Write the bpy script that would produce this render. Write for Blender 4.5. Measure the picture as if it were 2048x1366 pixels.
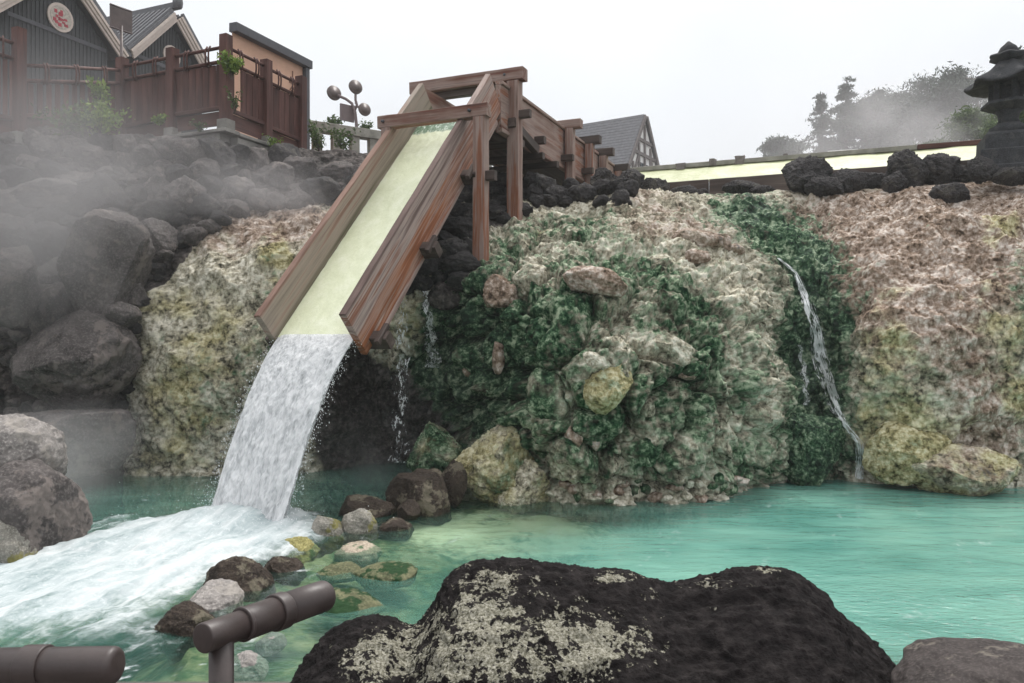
import bpy, math, random
import numpy as np
from mathutils import Vector, Matrix

# ------------------------------------------------------------------ camera, sky, sun, exposure
S = bpy.context.scene
for o in list(bpy.data.objects):
    bpy.data.objects.remove(o)
F, CX, CY, EYE = 1593.0, 1024.0, 683.0, 1.9
cam = bpy.data.cameras.new('camera'); cam.lens = 28.0; cam.sensor_width = 36.0; cam.clip_end = 900
camo = bpy.data.objects.new('camera', cam); S.collection.objects.link(camo)
camo.location = (0, 0, EYE); camo.rotation_euler = (math.radians(90), 0, 0)
S.camera = camo
SUN_EL, SUN_AZ = 60.0, 28.0            # elevation; azimuth clockwise from +Y (view direction)
w = bpy.data.worlds.new('World'); S.world = w; w.use_nodes = True
nt = w.node_tree; nt.nodes.clear()
bg = nt.nodes.new('ShaderNodeBackground'); wo = nt.nodes.new('ShaderNodeOutputWorld')
sky = nt.nodes.new('ShaderNodeTexSky'); sky.sky_type = 'NISHITA'; sky.sun_disc = False
sky.sun_elevation = math.radians(SUN_EL); sky.sun_rotation = math.radians(SUN_AZ)
sky.dust_density = 4.0; sky.air_density = 1.2
tc = nt.nodes.new('ShaderNodeTexCoord')
sep = nt.nodes.new('ShaderNodeSeparateXYZ'); nt.links.new(tc.outputs['Generated'], sep.inputs[0])
gr = nt.nodes.new('ShaderNodeValToRGB'); nt.links.new(sep.outputs['Z'], gr.inputs[0])
e = gr.color_ramp.elements                     # overcast: cloud layer brighter towards the zenith
e[0].position = 0.0; e[0].color = (0.310, 0.322, 0.338, 1)
e[1].position = 1.0; e[1].color = (0.88, 0.88, 0.88, 1)
x = e.new(0.16); x.color = (0.345, 0.357, 0.373, 1)
x = e.new(0.40); x.color = (0.405, 0.418, 0.434, 1)
cn = nt.nodes.new('ShaderNodeTexNoise'); cn.inputs['Scale'].default_value = 1.7; cn.inputs['Detail'].default_value = 4
nt.links.new(tc.outputs['Generated'], cn.inputs['Vector'])
mr = nt.nodes.new('ShaderNodeMapRange'); nt.links.new(cn.outputs['Fac'], mr.inputs[0])
mr.inputs[1].default_value = 0.3; mr.inputs[2].default_value = 0.7; mr.inputs[3].default_value = 20.0; mr.inputs[4].default_value = 25.0
vm = nt.nodes.new('ShaderNodeVectorMath'); vm.operation = 'SCALE'
nt.links.new(gr.outputs[0], vm.inputs[0]); nt.links.new(mr.outputs[0], vm.inputs['Scale'])
mx = nt.nodes.new('ShaderNodeMix'); mx.data_type = 'RGBA'; mx.inputs[0].default_value = 0.96
nt.links.new(sky.outputs[0], mx.inputs[6]); nt.links.new(vm.outputs[0], mx.inputs[7])
nt.links.new(mx.outputs[2], bg.inputs[0]); bg.inputs[1].default_value = 0.10
nt.links.new(bg.outputs[0], wo.inputs[0])
sl = bpy.data.lights.new('sun', 'SUN'); sl.energy = 2.8; sl.angle = math.radians(16); sl.color = (1, 0.97, 0.93)
so = bpy.data.objects.new('sun', sl); S.collection.objects.link(so)
so.rotation_euler = (math.radians(-(90 - SUN_EL)), 0, math.radians(-SUN_AZ)); so.location = (0, 0, 40)
S.view_settings.view_transform = 'Standard'; S.view_settings.look = 'None'
S.view_settings.exposure = 0.12; S.view_settings.gamma = 1.0
S.cycles.use_denoising = True; S.cycles.use_adaptive_sampling = True; S.cycles.adaptive_threshold = 0.02
S.cycles.max_bounces = 6; S.cycles.transparent_max_bounces = 12; S.cycles.volume_bounces = 2

# ------------------------------------------------------------------ helpers
rng = np.random.default_rng(7); random.seed(7)
WM = {}
ER = Vector((0.3907, 0.9205, 0)); RR = Vector((0.9205, -0.3907, 0)); UP = Vector((0, 0, 1))
def P(px, py, d): return Vector(((px - CX) / F * d, d, EYE - (py - CY) / F * d))
def W0(px, py):
    d = EYE * F / (py - CY); return ((px - CX) / F * d, d)
def place(o, M, parent=None):
    S.collection.objects.link(o); WM[o.name] = M
    if parent is not None:
        o.parent = parent; o.matrix_basis = WM[parent.name].inverted() @ M
    else:
        o.matrix_basis = M
    return o
def tag(o, label=None, cat=None, group=None, kind=None):
    if label: o['label'] = label
    if cat: o['category'] = cat
    if group: o['group'] = group
    if kind: o['kind'] = kind
    return o
def thing(name, loc, label, cat, group=None):
    o = bpy.data.objects.new(name, None); o.empty_display_size = 0.2
    place(o, Matrix.Translation(Vector(loc))); return tag(o, label, cat, group)
def mesh_np(name, V, Fc, mat=None, smooth=True, attrs=None):
    """V Nx3, Fc Mx3 or Mx4"""
    V = np.asarray(V, dtype=np.float32); Fc = np.asarray(Fc, dtype=np.int32)
    m = bpy.data.meshes.new(name); k = Fc.shape[1]
    m.vertices.add(len(V)); m.vertices.foreach_set('co', V.ravel())
    m.loops.add(Fc.size); m.loops.foreach_set('vertex_index', Fc.ravel())
    m.polygons.add(len(Fc)); m.polygons.foreach_set('loop_start', np.arange(0, Fc.size, k, dtype=np.int32))
    if smooth: m.polygons.foreach_set('use_smooth', np.ones(len(Fc), dtype=bool))
    m.update(calc_edges=True)
    for n, a in (attrs or {}).items():
        at = m.attributes.new(n, 'FLOAT', 'POINT'); at.data.foreach_set('value', np.asarray(a, dtype=np.float32).ravel())
    if mat: m.materials.append(mat)
    return m
def mesh_py(name, V, Fc, mat=None, smooth=False):
    m = bpy.data.meshes.new(name); m.from_pydata([tuple(v) for v in V], [], Fc); m.update()
    if smooth: m.polygons.foreach_set('use_smooth', [True] * len(m.polygons))
    if mat: m.materials.append(mat)
    return m
def obj(name, me, M=None, parent=None):
    o = bpy.data.objects.new(name, me); return place(o, M or (WM[parent.name].copy() if parent is not None else Matrix()), parent)
def world_obj(name, me, parent=None):          # vertices already in world space
    o = bpy.data.objects.new(name, me); return place(o, Matrix(), parent)
def grid_faces(nu, nv, wrap_u=False):
    i = np.arange(nu if wrap_u else nu - 1)[:, None]; j = np.arange(nv - 1)[None, :]
    i2 = (i + 1) % nu
    f = np.stack([i * nv + j, i2 * nv + j, i2 * nv + j + 1, i * nv + j + 1], -1)
    return f.reshape(-1, 4)

# --- noise
def _h(ix, iy, iz, seed):
    h = (ix.astype(np.uint32) * np.uint32(374761393) + iy.astype(np.uint32) * np.uint32(668265263)
         + iz.astype(np.uint32) * np.uint32(2246822519) + np.uint32((seed * 3266489917) & 0xffffffff))
    h ^= h >> np.uint32(15); h *= np.uint32(2246822519); h ^= h >> np.uint32(13); h *= np.uint32(3266489917); h ^= h >> np.uint32(16)
    return h
_G = rng.normal(size=(256, 3)); _G /= np.linalg.norm(_G, axis=1)[:, None]; _G = _G.astype(np.float32)
from concurrent.futures import ThreadPoolExecutor
_TP = ThreadPoolExecutor(4)
def par(fn):
    def run(p, seed=0):
        p = np.asarray(p)
        if len(p) < 40000: return fn(p, seed)
        rs = list(_TP.map(lambda c: fn(c, seed), np.array_split(p, 8)))
        return tuple(np.concatenate(z) for z in zip(*rs)) if isinstance(rs[0], tuple) else np.concatenate(rs)
    return run
@par
def perlin(p, seed=0):
    p = np.asarray(p, dtype=np.float64); i = np.floor(p).astype(np.int64); f = (p - i).astype(np.float32)
    u = f * f * f * (f * (f * 6 - 15) + 10); out = 0
    for dx in (0, 1):
        for dy in (0, 1):
            for dz in (0, 1):
                g = _G[_h(i[:, 0] + dx, i[:, 1] + dy, i[:, 2] + dz, seed) & np.uint32(255)]
                d = g[:, 0] * (f[:, 0] - dx) + g[:, 1] * (f[:, 1] - dy) + g[:, 2] * (f[:, 2] - dz)
                wgt = (u[:, 0] if dx else 1 - u[:, 0]) * (u[:, 1] if dy else 1 - u[:, 1]) * (u[:, 2] if dz else 1 - u[:, 2])
                out = out + d * wgt
    return out * 1.6
def fbm(p, oc=4, gain=0.5, seed=0):
    a, s, o = 1.0, 0.0, 0
    for k in range(oc):
        o = o + a * perlin(p * (2.03 ** k), seed + k * 17); s += a; a *= gain
    return o / s
def ridged(p, oc=4, gain=0.5, seed=0):
    a, s, o = 1.0, 0.0, 0
    for k in range(oc):
        o = o + a * (1 - 2 * np.abs(perlin(p * (2.07 ** k), seed + k * 31))); s += a; a *= gain
    return o / s
@par
def worley(p, seed=0):
    i = np.floor(p).astype(np.int64); f = p - i; f1 = np.full(len(p), 9.0); f2 = np.full(len(p), 9.0); idc = np.zeros(len(p), dtype=np.uint32); rel = np.zeros((len(p), 3))
    for dx in (-1, 0, 1):
        for dy in (-1, 0, 1):
            for dz in (-1, 0, 1):
                h = _h(i[:, 0] + dx, i[:, 1] + dy, i[:, 2] + dz, seed)
                c = np.stack([(h & np.uint32(1023)) / 1023.0, ((h >> np.uint32(10)) & np.uint32(1023)) / 1023.0, ((h >> np.uint32(20)) & np.uint32(1023)) / 1023.0], -1)
                rv = f - (c + (dx, dy, dz)); d = np.sqrt((rv ** 2).sum(1))
                m = d < f1; rel = np.where(m[:, None], rv, rel); f2 = np.where(m, f1, np.minimum(f2, d)); idc = np.where(m, h, idc); f1 = np.where(m, d, f1)
    tl = _G[idc & np.uint32(255)]; return f1, f2, (idc & np.uint32(4095)) / 4095.0, (rel * tl).sum(1)
def sstep(a, b, x):
    t = np.clip((x - a) / (b - a), 0, 1); return t * t * (3 - 2 * t)
def proj(V):
    d = np.maximum(V[:, 1], 0.01); return CX + V[:, 0] / d * F, CY - (V[:, 2] - EYE) / d * F
def blobs(px, py, L):
    o = np.zeros(len(px))
    for (x, y, rx, ry, a) in L: o += a * np.exp(-(((px - x) / rx) ** 2 + ((py - y) / ry) ** 2))
    return o
def polydist(X, Y, poly):
    """signed distance, positive inside"""
    n = len(poly); d = np.full(X.shape, 1e9); ins = np.zeros(X.shape, bool)
    for k in range(n):
        ax, ay = poly[k]; bx, by = poly[(k + 1) % n]
        t = np.clip(((X - ax) * (bx - ax) + (Y - ay) * (by - ay)) / ((bx - ax) ** 2 + (by - ay) ** 2 + 1e-12), 0, 1)
        d = np.minimum(d, np.hypot(X - ax - t * (bx - ax), Y - ay - t * (by - ay)))
        c = ((ay > Y) != (by > Y)) & (X < (bx - ax) * (Y - ay) / (by - ay + 1e-12) + ax); ins ^= c
    return np.where(ins, d, -d)
def hermite(t, K, X):
    """non-uniform Catmull-Rom along axis 0. K knots (n,), X (n,...)"""
    K = np.asarray(K, float); n = len(K)
    T = np.zeros_like(X)
    for i in range(n):
        a, b = max(i - 1, 0), min(i + 1, n - 1); T[i] = (X[b] - X[a]) / (K[b] - K[a])
    j = np.clip(np.searchsorted(K, t, side='right') - 1, 0, n - 2); h = K[j + 1] - K[j]; s = (t - K[j]) / h
    sh = (len(t),) + (1,) * (X.ndim - 1); s = s.reshape(sh); h = h.reshape(sh)
    return ((2 * s**3 - 3 * s**2 + 1) * X[j] + (s**3 - 2 * s**2 + s) * h * T[j] + (-2 * s**3 + 3 * s**2) * X[j + 1] + (s**3 - s**2) * h * T[j + 1])
def loft(pts, ku, nu, nv, wts=None):
    """pts C x K x 3 control points"""
    C = np.asarray(pts, float)
    seg = np.linalg.norm(np.diff(C, axis=1), axis=2).mean(0); kv = np.concatenate([[0], np.cumsum(seg)]); kw = np.concatenate([[0], np.cumsum(seg * (1 if wts is None else np.asarray(wts)))])
    A = hermite(np.linspace(ku[0], ku[-1], nu), ku, C)
    B = hermite(np.interp(np.linspace(0, kw[-1], nv), kw, kv), kv, np.swapaxes(A, 0, 1))
    return np.swapaxes(B, 0, 1)
def gnormals(G):
    du = np.gradient(G, axis=0); dv = np.gradient(G, axis=1); n = np.cross(du, dv)
    return n / (np.linalg.norm(n, axis=2, keepdims=True) + 1e-9)

# --- node material DSL
class NM:
    def __init__(s, name):
        s.m = bpy.data.materials.new(name); s.m.use_nodes = True; s.t = s.m.node_tree; s.t.nodes.clear()
        s.out = s.n('ShaderNodeOutputMaterial'); s._o = s.n('ShaderNodeTexCoord'); s._i = None
    def n(s, k): return s.t.nodes.new(k)
    def set(s, sock, v):
        if v is None: return
        if isinstance(v, bpy.types.NodeSocket): s.t.links.new(v, sock)
        elif isinstance(v, (tuple, list)) and len(v) == 3 and sock.type == 'RGBA': sock.default_value = (*v, 1)
        else: sock.default_value = v
    @property
    def co(s): return s._o.outputs['Object']
    @property
    def gen(s): return s._o.outputs['Generated']
    def rnd(s):
        if s._i is None: s._i = s.n('ShaderNodeObjectInfo')
        return s._i.outputs['Random']
    def mapv(s, vec, scale=(1, 1, 1), loc=None, rot=None):
        k = s.n('ShaderNodeMapping'); s.set(k.inputs[0], vec); k.inputs['Scale'].default_value = scale
        if loc is not None: s.set(k.inputs['Location'], loc)
        if rot is not None: k.inputs['Rotation'].default_value = rot
        return k.outputs[0]
    def offset(s, vec, fac):
        k = s.n('ShaderNodeVectorMath'); k.operation = 'MULTIPLY_ADD'
        c = s.n('ShaderNodeCombineXYZ')
        for i in range(3): s.set(c.inputs[i], fac)
        s.set(k.inputs[0], c.outputs[0]); k.inputs[1].default_value = (37, 53, 71); s.set(k.inputs[2], vec); return k.outputs[0]
    def noise(s, scale, detail=4, rough=0.55, vec=None, dist=0.0):
        k = s.n('ShaderNodeTexNoise'); s.set(k.inputs['Vector'], vec if vec is not None else s.co)
        k.inputs['Scale'].default_value = scale; k.inputs['Detail'].default_value = detail; k.inputs['Roughness'].default_value = rough
        k.inputs['Distortion'].default_value = dist; return k.outputs['Fac']
    def vor(s, scale, vec=None, feat='F1', rnd=1.0):
        k = s.n('ShaderNodeTexVoronoi'); k.feature = feat; s.set(k.inputs['Vector'], vec if vec is not None else s.co)
        k.inputs['Scale'].default_value = scale; k.inputs['Randomness'].default_value = rnd; return k.outputs['Distance']
    def ramp(s, fac, stops, interp='LINEAR'):
        k = s.n('ShaderNodeValToRGB'); s.set(k.inputs[0], fac); k.color_ramp.interpolation = interp
        el = k.color_ramp.elements
        el[0].position = stops[0][0]; el[1].position = stops[-1][0]
        cs = lambda c: (c, c, c, 1) if not isinstance(c, (tuple, list)) else (*c, 1)
        el[0].color = cs(stops[0][1]); el[1].color = cs(stops[-1][1])
        for p_, c_ in stops[1:-1]: q = el.new(p_); q.color = cs(c_)
        return k.outputs[0]
    def mix(s, fac, a, b, mode='MIX'):
        k = s.n('ShaderNodeMix'); k.data_type = 'RGBA'; k.blend_type = mode; s.set(k.inputs[0], fac); s.set(k.inputs[6], a); s.set(k.inputs[7], b); return k.outputs[2]
    def math(s, op, a, b=None, c=None, clamp=False):
        k = s.n('ShaderNodeMath'); k.operation = op; k.use_clamp = clamp; s.set(k.inputs[0], a); s.set(k.inputs[1], b)
        if c is not None: s.set(k.inputs[2], c)
        return k.outputs[0]
    def attr(s, name):
        k = s.n('ShaderNodeAttribute'); k.attribute_name = name; return k.outputs['Fac']
    def step(s, x, lo, hi):
        k = s.n('ShaderNodeMapRange'); k.interpolation_type = 'SMOOTHSTEP'; s.set(k.inputs[0], x); k.inputs[1].default_value = lo; k.inputs[2].default_value = hi; return k.outputs[0]
    def bump(s, h, strength=0.5, dist=0.02, nrm=None):
        k = s.n('ShaderNodeBump'); k.inputs['Strength'].default_value = strength; k.inputs['Distance'].default_value = dist; s.set(k.inputs['Height'], h)
        if nrm is not None: s.set(k.inputs['Normal'], nrm)
        return k.outputs[0]
    def pbr(s, col, rough=0.8, nrm=None, spec=0.3, metal=0.0, **kw):
        k = s.n('ShaderNodeBsdfPrincipled'); s.set(k.inputs['Base Color'], col); s.set(k.inputs['Roughness'], rough)
        s.set(k.inputs['Specular IOR Level'], spec); s.set(k.inputs['Metallic'], metal)
        if nrm is not None: s.set(k.inputs['Normal'], nrm)
        for a, v in kw.items(): s.set(k.inputs[a.replace('_', ' ')], v)
        return k.outputs[0]
    def mixsh(s, fac, a, b):
        k = s.n('ShaderNodeMixShader'); s.set(k.inputs[0], fac); s.t.links.new(a, k.inputs[1]); s.t.links.new(b, k.inputs[2]); return k.outputs[0]
    def done(s, sh): s.t.links.new(sh, s.out.inputs['Surface']); return s.m

def mat_simple(name, col, rough=0.7, var=0.25, scale=6.0, bump=0.15, metal=0.0, spec=0.3):
    n = NM(name); v = n.offset(n.co, n.rnd()); f = n.noise(scale, 5, 0.6, v)
    lo = tuple(c * (1 - var) for c in col); hi = tuple(min(1, c * (1 + var)) for c in col)
    c = n.ramp(f, [(0.3, lo), (0.7, hi)])
    return n.done(n.pbr(c, rough, n.bump(n.noise(scale * 8, 4, 0.6, v), bump, 0.01), spec, metal))
def mat_rock(name, ca, cb, spot, amt, rough=0.85, sc=4.0, spot_sc=9.0, bump=0.5, hole=0.0):
    """ca/cb base tones, spot colour covers about amt of it"""
    n = NM(name); v = n.offset(n.co, n.rnd())
    f = n.noise(sc, 6, 0.62, v); c = n.ramp(f, [(0.32, ca), (0.68, cb)])
    fine = n.noise(sc * 11, 4, 0.6, v)
    c = n.mix(n.math('MULTIPLY', n.step(fine, 0.45, 0.7), 0.55), c, tuple(min(1, x * 1.7) for x in cb))
    sp = n.math('ADD', n.math('MULTIPLY', n.noise(spot_sc * .35, 3, 0.6, v), 0.75), n.math('MULTIPLY', n.noise(spot_sc * 2.6, 5, 0.65, v), 0.25))
    lo = 0.62 - amt * 0.28
    c = n.mix(n.step(sp, lo, lo + 0.06), c, n.mix(n.noise(spot_sc * 3, 3, 0.6, v), spot, tuple(x * 0.55 for x in spot)))
    hh = n.math('ADD', n.noise(sc * 6, 8, 0.68, v), n.math('MULTIPLY', n.vor(sc * 9, v), hole))
    return n.done(n.pbr(c, rough, n.bump(hh, bump, 0.03), 0.10))
def mat_wood(name, tones, rough=0.75, along=0.38, across=9.0, wet=0.0, bump=0.35):
    """grain runs along local X; tones list of (pos,colour)"""
    n = NM(name); v = n.offset(n.co, n.rnd())
    a = n.noise(1.0, 6, 0.6, n.mapv(v, (along, across, across * .6)), 0.12)
    b = n.noise(1.0, 5, 0.65, n.mapv(v, (along * 3.5, across * 5, across * 5)))
    c = n.noise(1.3, 3, 0.5, v)
    col = n.ramp(n.math('ADD', n.math('MULTIPLY', a, 0.75), n.math('MULTIPLY', c, 0.25)), tones)
    col = n.mix(n.math('MULTIPLY', n.step(b, 0.5, 0.75), 0.5), col, tuple(x * 0.45 for x in tones[0][1]))
    return n.done(n.pbr(col, rough, n.bump(n.math('ADD', b, n.math('MULTIPLY', a, 0.6)), bump, 0.008), 0.25 + wet))

# --- solid builders
def board(name, a, b, wz, ty, mat, parent=None, up=UP, seg=6, jit=0.003, bev=0.008, label=None):
    """timber from a to b; wz = size along 'up', ty = size across"""
    a, b = Vector(a), Vector(b); L = (b - a).length; xx = (b - a).normalized()
    yy = Vector(up).cross(xx).normalized(); zz = xx.cross(yy)
    M = Matrix((xx, yy, zz)).transposed().to_4x4(); M.translation = (a + b) / 2
    hw, ht = wz / 2, ty / 2; bev = min(bev, hw * .45, ht * .45)
    sec = [(-ht + bev, -hw), (ht - bev, -hw), (ht, -hw + bev), (ht, hw - bev), (ht - bev, hw), (-ht + bev, hw), (-ht, hw - bev), (-ht, -hw + bev)]
    V, Fc = [], []
    for i in range(seg + 1):
        xk = -L / 2 + L * i / seg
        for (y, z) in sec:
            V.append((xk + (random.uniform(-jit, jit) if i in (0, seg) else 0), y + random.uniform(-jit, jit), z + random.uniform(-jit, jit)))
    for i in range(seg):
        for k in range(8): q = (k + 1) % 8; Fc.append((i * 8 + k, i * 8 + q, (i + 1) * 8 + q, (i + 1) * 8 + k))
    Fc.append(tuple(range(7, -1, -1))); Fc.append(tuple(seg * 8 + k for k in range(8)))
    o = obj(name, mesh_py(name, V, Fc, mat), M, parent)
    if label: o['label'] = label
    return o
def tube(name, pts, rads, mat, parent=None, n=14, caps=True):
    pts = [Vector(p) for p in pts]
    if not hasattr(rads, '__len__'): rads = [rads] * len(pts)
    o = pts[0].copy(); V, Fc = [], []; ref = None
    for i, p in enumerate(pts):
        t = (pts[min(i + 1, len(pts) - 1)] - pts[max(i - 1, 0)])
        if t.length < 1e-9: t = Vector((0, 0, 1))
        t.normalize()
        if ref is None: ref = t.orthogonal().normalized()
        ref = (ref - t * ref.dot(t)).normalized(); bi = t.cross(ref)
        for k in range(n):
            an = 2 * math.pi * k / n; V.append(p - o + (ref * math.cos(an) + bi * math.sin(an)) * rads[i])
    for i in range(len(pts) - 1):
        for k in range(n): q = (k + 1) % n; Fc.append((i * n + k, i * n + q, (i + 1) * n + q, (i + 1) * n + k))
    if caps: Fc.append(tuple(range(n - 1, -1, -1))); Fc.append(tuple((len(pts) - 1) * n + k for k in range(n)))
    return obj(name, mesh_py(name, V, Fc, mat, True), Matrix.Translation(o), parent)
def lathe(name, prof, loc, mat, parent=None, n=24, rot=0.0, smooth=True, fn=None):
    """prof (r,z) list"""
    V, Fc = [], []
    for (r, z) in prof:
        for k in range(n):
            an = rot + 2 * math.pi * k / n; x_, y_, z_ = r * math.cos(an), r * math.sin(an), z
            if fn: x_, y_, z_ = fn(x_, y_, z_, an, r)
            V.append((x_, y_, z_))
    m = len(prof)
    for i in range(m - 1):
        for k in range(n): q = (k + 1) % n; Fc.append((i * n + k, i * n + q, (i + 1) * n + q, (i + 1) * n + k))
    Fc.append(tuple(range(n - 1, -1, -1))); Fc.append(tuple((m - 1) * n + k for k in range(n)))
    return obj(name, mesh_py(name, V, Fc, mat, smooth), Matrix.Translation(Vector(loc)), parent)
def prism(name, poly, thick, org, xa, ya, mat, parent=None, smooth=False):
    """2D polygon (x,y) extruded by thick along xa x ya; org world"""
    xa, ya = Vector(xa).normalized(), Vector(ya).normalized(); za = xa.cross(ya)
    n = len(poly); V = [(x_, y_, 0) for x_, y_ in poly] + [(x_, y_, thick) for x_, y_ in poly]
    Fc = [tuple(range(n - 1, -1, -1)), tuple(range(n, 2 * n))] + [(k, (k + 1) % n, n + (k + 1) % n, n + k) for k in range(n)]
    M = Matrix((xa, ya, za)).transposed().to_4x4(); M.translation = Vector(org)
    return obj(name, mesh_py(name, V, Fc, mat, smooth), M, parent)
def boxes_mesh(name, L, mat):
    """L: list of (centre, xaxis, yaxis, zaxis, hx, hy, hz) joined"""
    V, Fc = [], []
    for (c, xa, ya, za, hx, hy, hz) in L:
        b = len(V); c = Vector(c)
        for sx in (-1, 1):
            for sy in (-1, 1):
                for sz in (-1, 1): V.append(c + Vector(xa) * hx * sx + Vector(ya) * hy * sy + Vector(za) * hz * sz)
        for q in ((0, 1, 3, 2), (4, 6, 7, 5), (0, 4, 5, 1), (2, 3, 7, 6), (0, 2, 6, 4), (1, 5, 7, 3)): Fc.append(tuple(b + i for i in q))
    return mesh_py(name, V, Fc, mat)
_ICO = {}
def ico(k):
    if k not in _ICO:
        t = (1 + 5 ** .5) / 2
        V = np.array([(-1, t, 0), (1, t, 0), (-1, -t, 0), (1, -t, 0), (0, -1, t), (0, 1, t), (0, -1, -t), (0, 1, -t), (t, 0, -1), (t, 0, 1), (-t, 0, -1), (-t, 0, 1)], float)
        V /= np.linalg.norm(V[0])
        Fc = np.array([(0, 11, 5), (0, 5, 1), (0, 1, 7), (0, 7, 10), (0, 10, 11), (1, 5, 9), (5, 11, 4), (11, 10, 2), (10, 7, 6), (7, 1, 8), (3, 9, 4), (3, 4, 2), (3, 2, 6), (3, 6, 8), (3, 8, 9), (4, 9, 5), (2, 4, 11), (6, 2, 10), (8, 6, 7), (9, 8, 1)])
        for _ in range(k):
            E = np.sort(np.concatenate([Fc[:, [0, 1]], Fc[:, [1, 2]], Fc[:, [2, 0]]]), axis=1)
            U, inv = np.unique(E, axis=0, return_inverse=True); inv = inv.ravel()
            mid = V[U].mean(1); mid /= np.linalg.norm(mid, axis=1)[:, None]; n0 = len(V); m = len(Fc)
            a, b, c = inv[:m] + n0, inv[m:2 * m] + n0, inv[2 * m:] + n0; V = np.concatenate([V, mid])
            Fc = np.concatenate([np.stack([Fc[:, 0], a, c], 1), np.stack([Fc[:, 1], b, a], 1), np.stack([Fc[:, 2], c, b], 1), np.stack([a, b, c], 1)])
        _ICO[k] = (V, Fc)
    return _ICO[k]
def rock_mesh(name, size, seed, mat, k=4, facets=10, round_=0.22, detail=0.085, cuts=None, crust=None):
    V, Fc = ico(k); p = V.copy(); r = np.random.default_rng(seed)
    p = p * (1 + round_ * fbm(V * 1.2 + seed * 3.1, 3, 0.5, seed))[:, None]
    for _ in range(facets):
        nn = r.normal(size=3); nn /= np.linalg.norm(nn); c = r.uniform(0.55, 0.9)
        d = p @ nn; p = p - np.maximum(0, d - c)[:, None] * nn * 0.9
    for (nn, c) in (cuts or []):
        nn = np.array(nn, float); nn /= np.linalg.norm(nn); d = p @ nn; p = p - np.maximum(0, d - c)[:, None] * nn
    s = np.array(size, float) / 2; ms = s.mean()
    ext = (p.max(0) - p.min(0)) / 2; p = (p - (p.max(0) + p.min(0)) / 2) / ext
    q = p * s
    nrm = V / s; nrm /= np.linalg.norm(nrm, axis=1)[:, None]
    qq = q / ms
    d = detail * ridged(qq * 2.2 + seed, 4, 0.55, seed) + detail * .5 * fbm(qq * 7 + seed, 4, 0.6, seed + 3)
    if k >= 4: d = d + detail * .3 * fbm(qq * 22 + seed, 2, 0.6, seed + 9)
    q = q + nrm * (d * ms)[:, None]
    if crust:
        o_ = q + seed * 1.7; m1 = fbm(o_ * 2.6, 4, .6, 51); m2 = fbm(o_ * 9, 4, .65, 53); g = lambda c, w1: .5 + (crust.get(c, 0) - .45) * 1.6 + fbm(o_ * 3.1, 3, .6, seed + len(c)) * w1 + m2 * .4
        at = dict(moss=g('moss', .8), yellow=g('yellow', .7), mauve=g('mauve', .5), dark=g('dark', .5), wet=np.full(len(q), crust.get('wet', .1)), tone=np.clip(.5 + .32 * m1 + .30 * m2, 0, 1))
        return mesh_np(name, q, Fc, M_FACE, True, at)
    return mesh_np(name, q, Fc, mat)
def rock(name, px, py, d, wpx, hpx, dep, seed, mat, parent=None, label=None, cat='boulder', group=None, k=4, rot=(0, 0, 0), **kw):
    """rock whose picture is about wpx x hpx at distance d"""
    sc = d / F; me = rock_mesh(name, (wpx * sc, dep, hpx * sc), seed, mat, k, **kw)
    M = Matrix.Translation(P(px, py, d)) @ (Matrix.Rotation(rot[2], 4, 'Z') @ Matrix.Rotation(rot[1], 4, 'Y') @ Matrix.Rotation(rot[0], 4, 'X'))
    o = obj(name, me, M, parent)
    if label: tag(o, label, cat, group)
    return o

# ------------------------------------------------------------------ materials
def mat_face():
    n = NM('spring_crust'); v = n.co; moss, yel, mau, dark, wet, tone = (n.attr(a) for a in ('moss', 'yellow', 'mauve', 'dark', 'wet', 'tone'))
    n3 = n.math('ADD', n.math('MULTIPLY', n.noise(12, 6, 0.74, v), .95), n.math('SUBTRACT', .085, n.math('MULTIPLY', n.vor(21), .12))); n4 = n.noise(75, 2, 0.6, v)
    tt = n.math('ADD', tone, n.math('MULTIPLY', n.math('SUBTRACT', n3, .5), 1.9))
    pale = n.ramp(tt, [(0.16, (0.040, 0.038, 0.026)), (0.46, (0.345, 0.318, 0.240)), (0.76, (0.70, 0.665, 0.57))])
    mauve = n.ramp(tt, [(0.16, (0.045, 0.031, 0.022)), (0.38, (0.205, 0.148, 0.108)), (0.56, (0.33, 0.262, 0.215)), (0.82, (0.61, 0.545, 0.49))])
    yelc = n.ramp(tt, [(0.16, (0.045, 0.040, 0.017)), (0.46, (0.31, 0.275, 0.14)), (0.78, (0.60, 0.56, 0.39))])
    green = n.ramp(tt, [(0.20, (0.003, 0.010, 0.005)), (0.42, (0.015, 0.044, 0.022)), (0.58, (0.065, 0.120, 0.064)), (0.78, (0.29, 0.345, 0.24))])
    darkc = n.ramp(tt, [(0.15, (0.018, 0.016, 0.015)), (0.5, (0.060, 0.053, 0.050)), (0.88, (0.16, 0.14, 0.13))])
    def fac(a, soft=0.14):
        return n.step(n.math('ADD', a, n.math('MULTIPLY', n.math('SUBTRACT', n3, 0.5), .9)), 0.5 - soft, 0.5 + soft)
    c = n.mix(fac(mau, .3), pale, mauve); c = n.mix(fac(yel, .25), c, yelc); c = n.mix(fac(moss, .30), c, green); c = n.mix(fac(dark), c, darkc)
    h = n.math('ADD', n3, n.math('MULTIPLY', n4, 0.5))
    r = n.math('SUBTRACT', 0.92, n.math('MULTIPLY', wet, 0.55))
    return n.done(n.pbr(c, r, n.bump(h, 0.6, 0.022), n.math('ADD', 0.05, n.math('MULTIPLY', wet, .35))))
M_FACE = mat_face()
M_GROUND = mat_simple('packed_earth', (0.10, 0.09, 0.08), 0.9, 0.35, 1.2, 0.4)
M_LAVA = mat_rock('dark_lava', (0.028, 0.026, 0.027), (0.075, 0.070, 0.070), (0.13, 0.12, 0.11), 0.25, 0.85, 5.0, 9, 0.9, 0.5)
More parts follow.
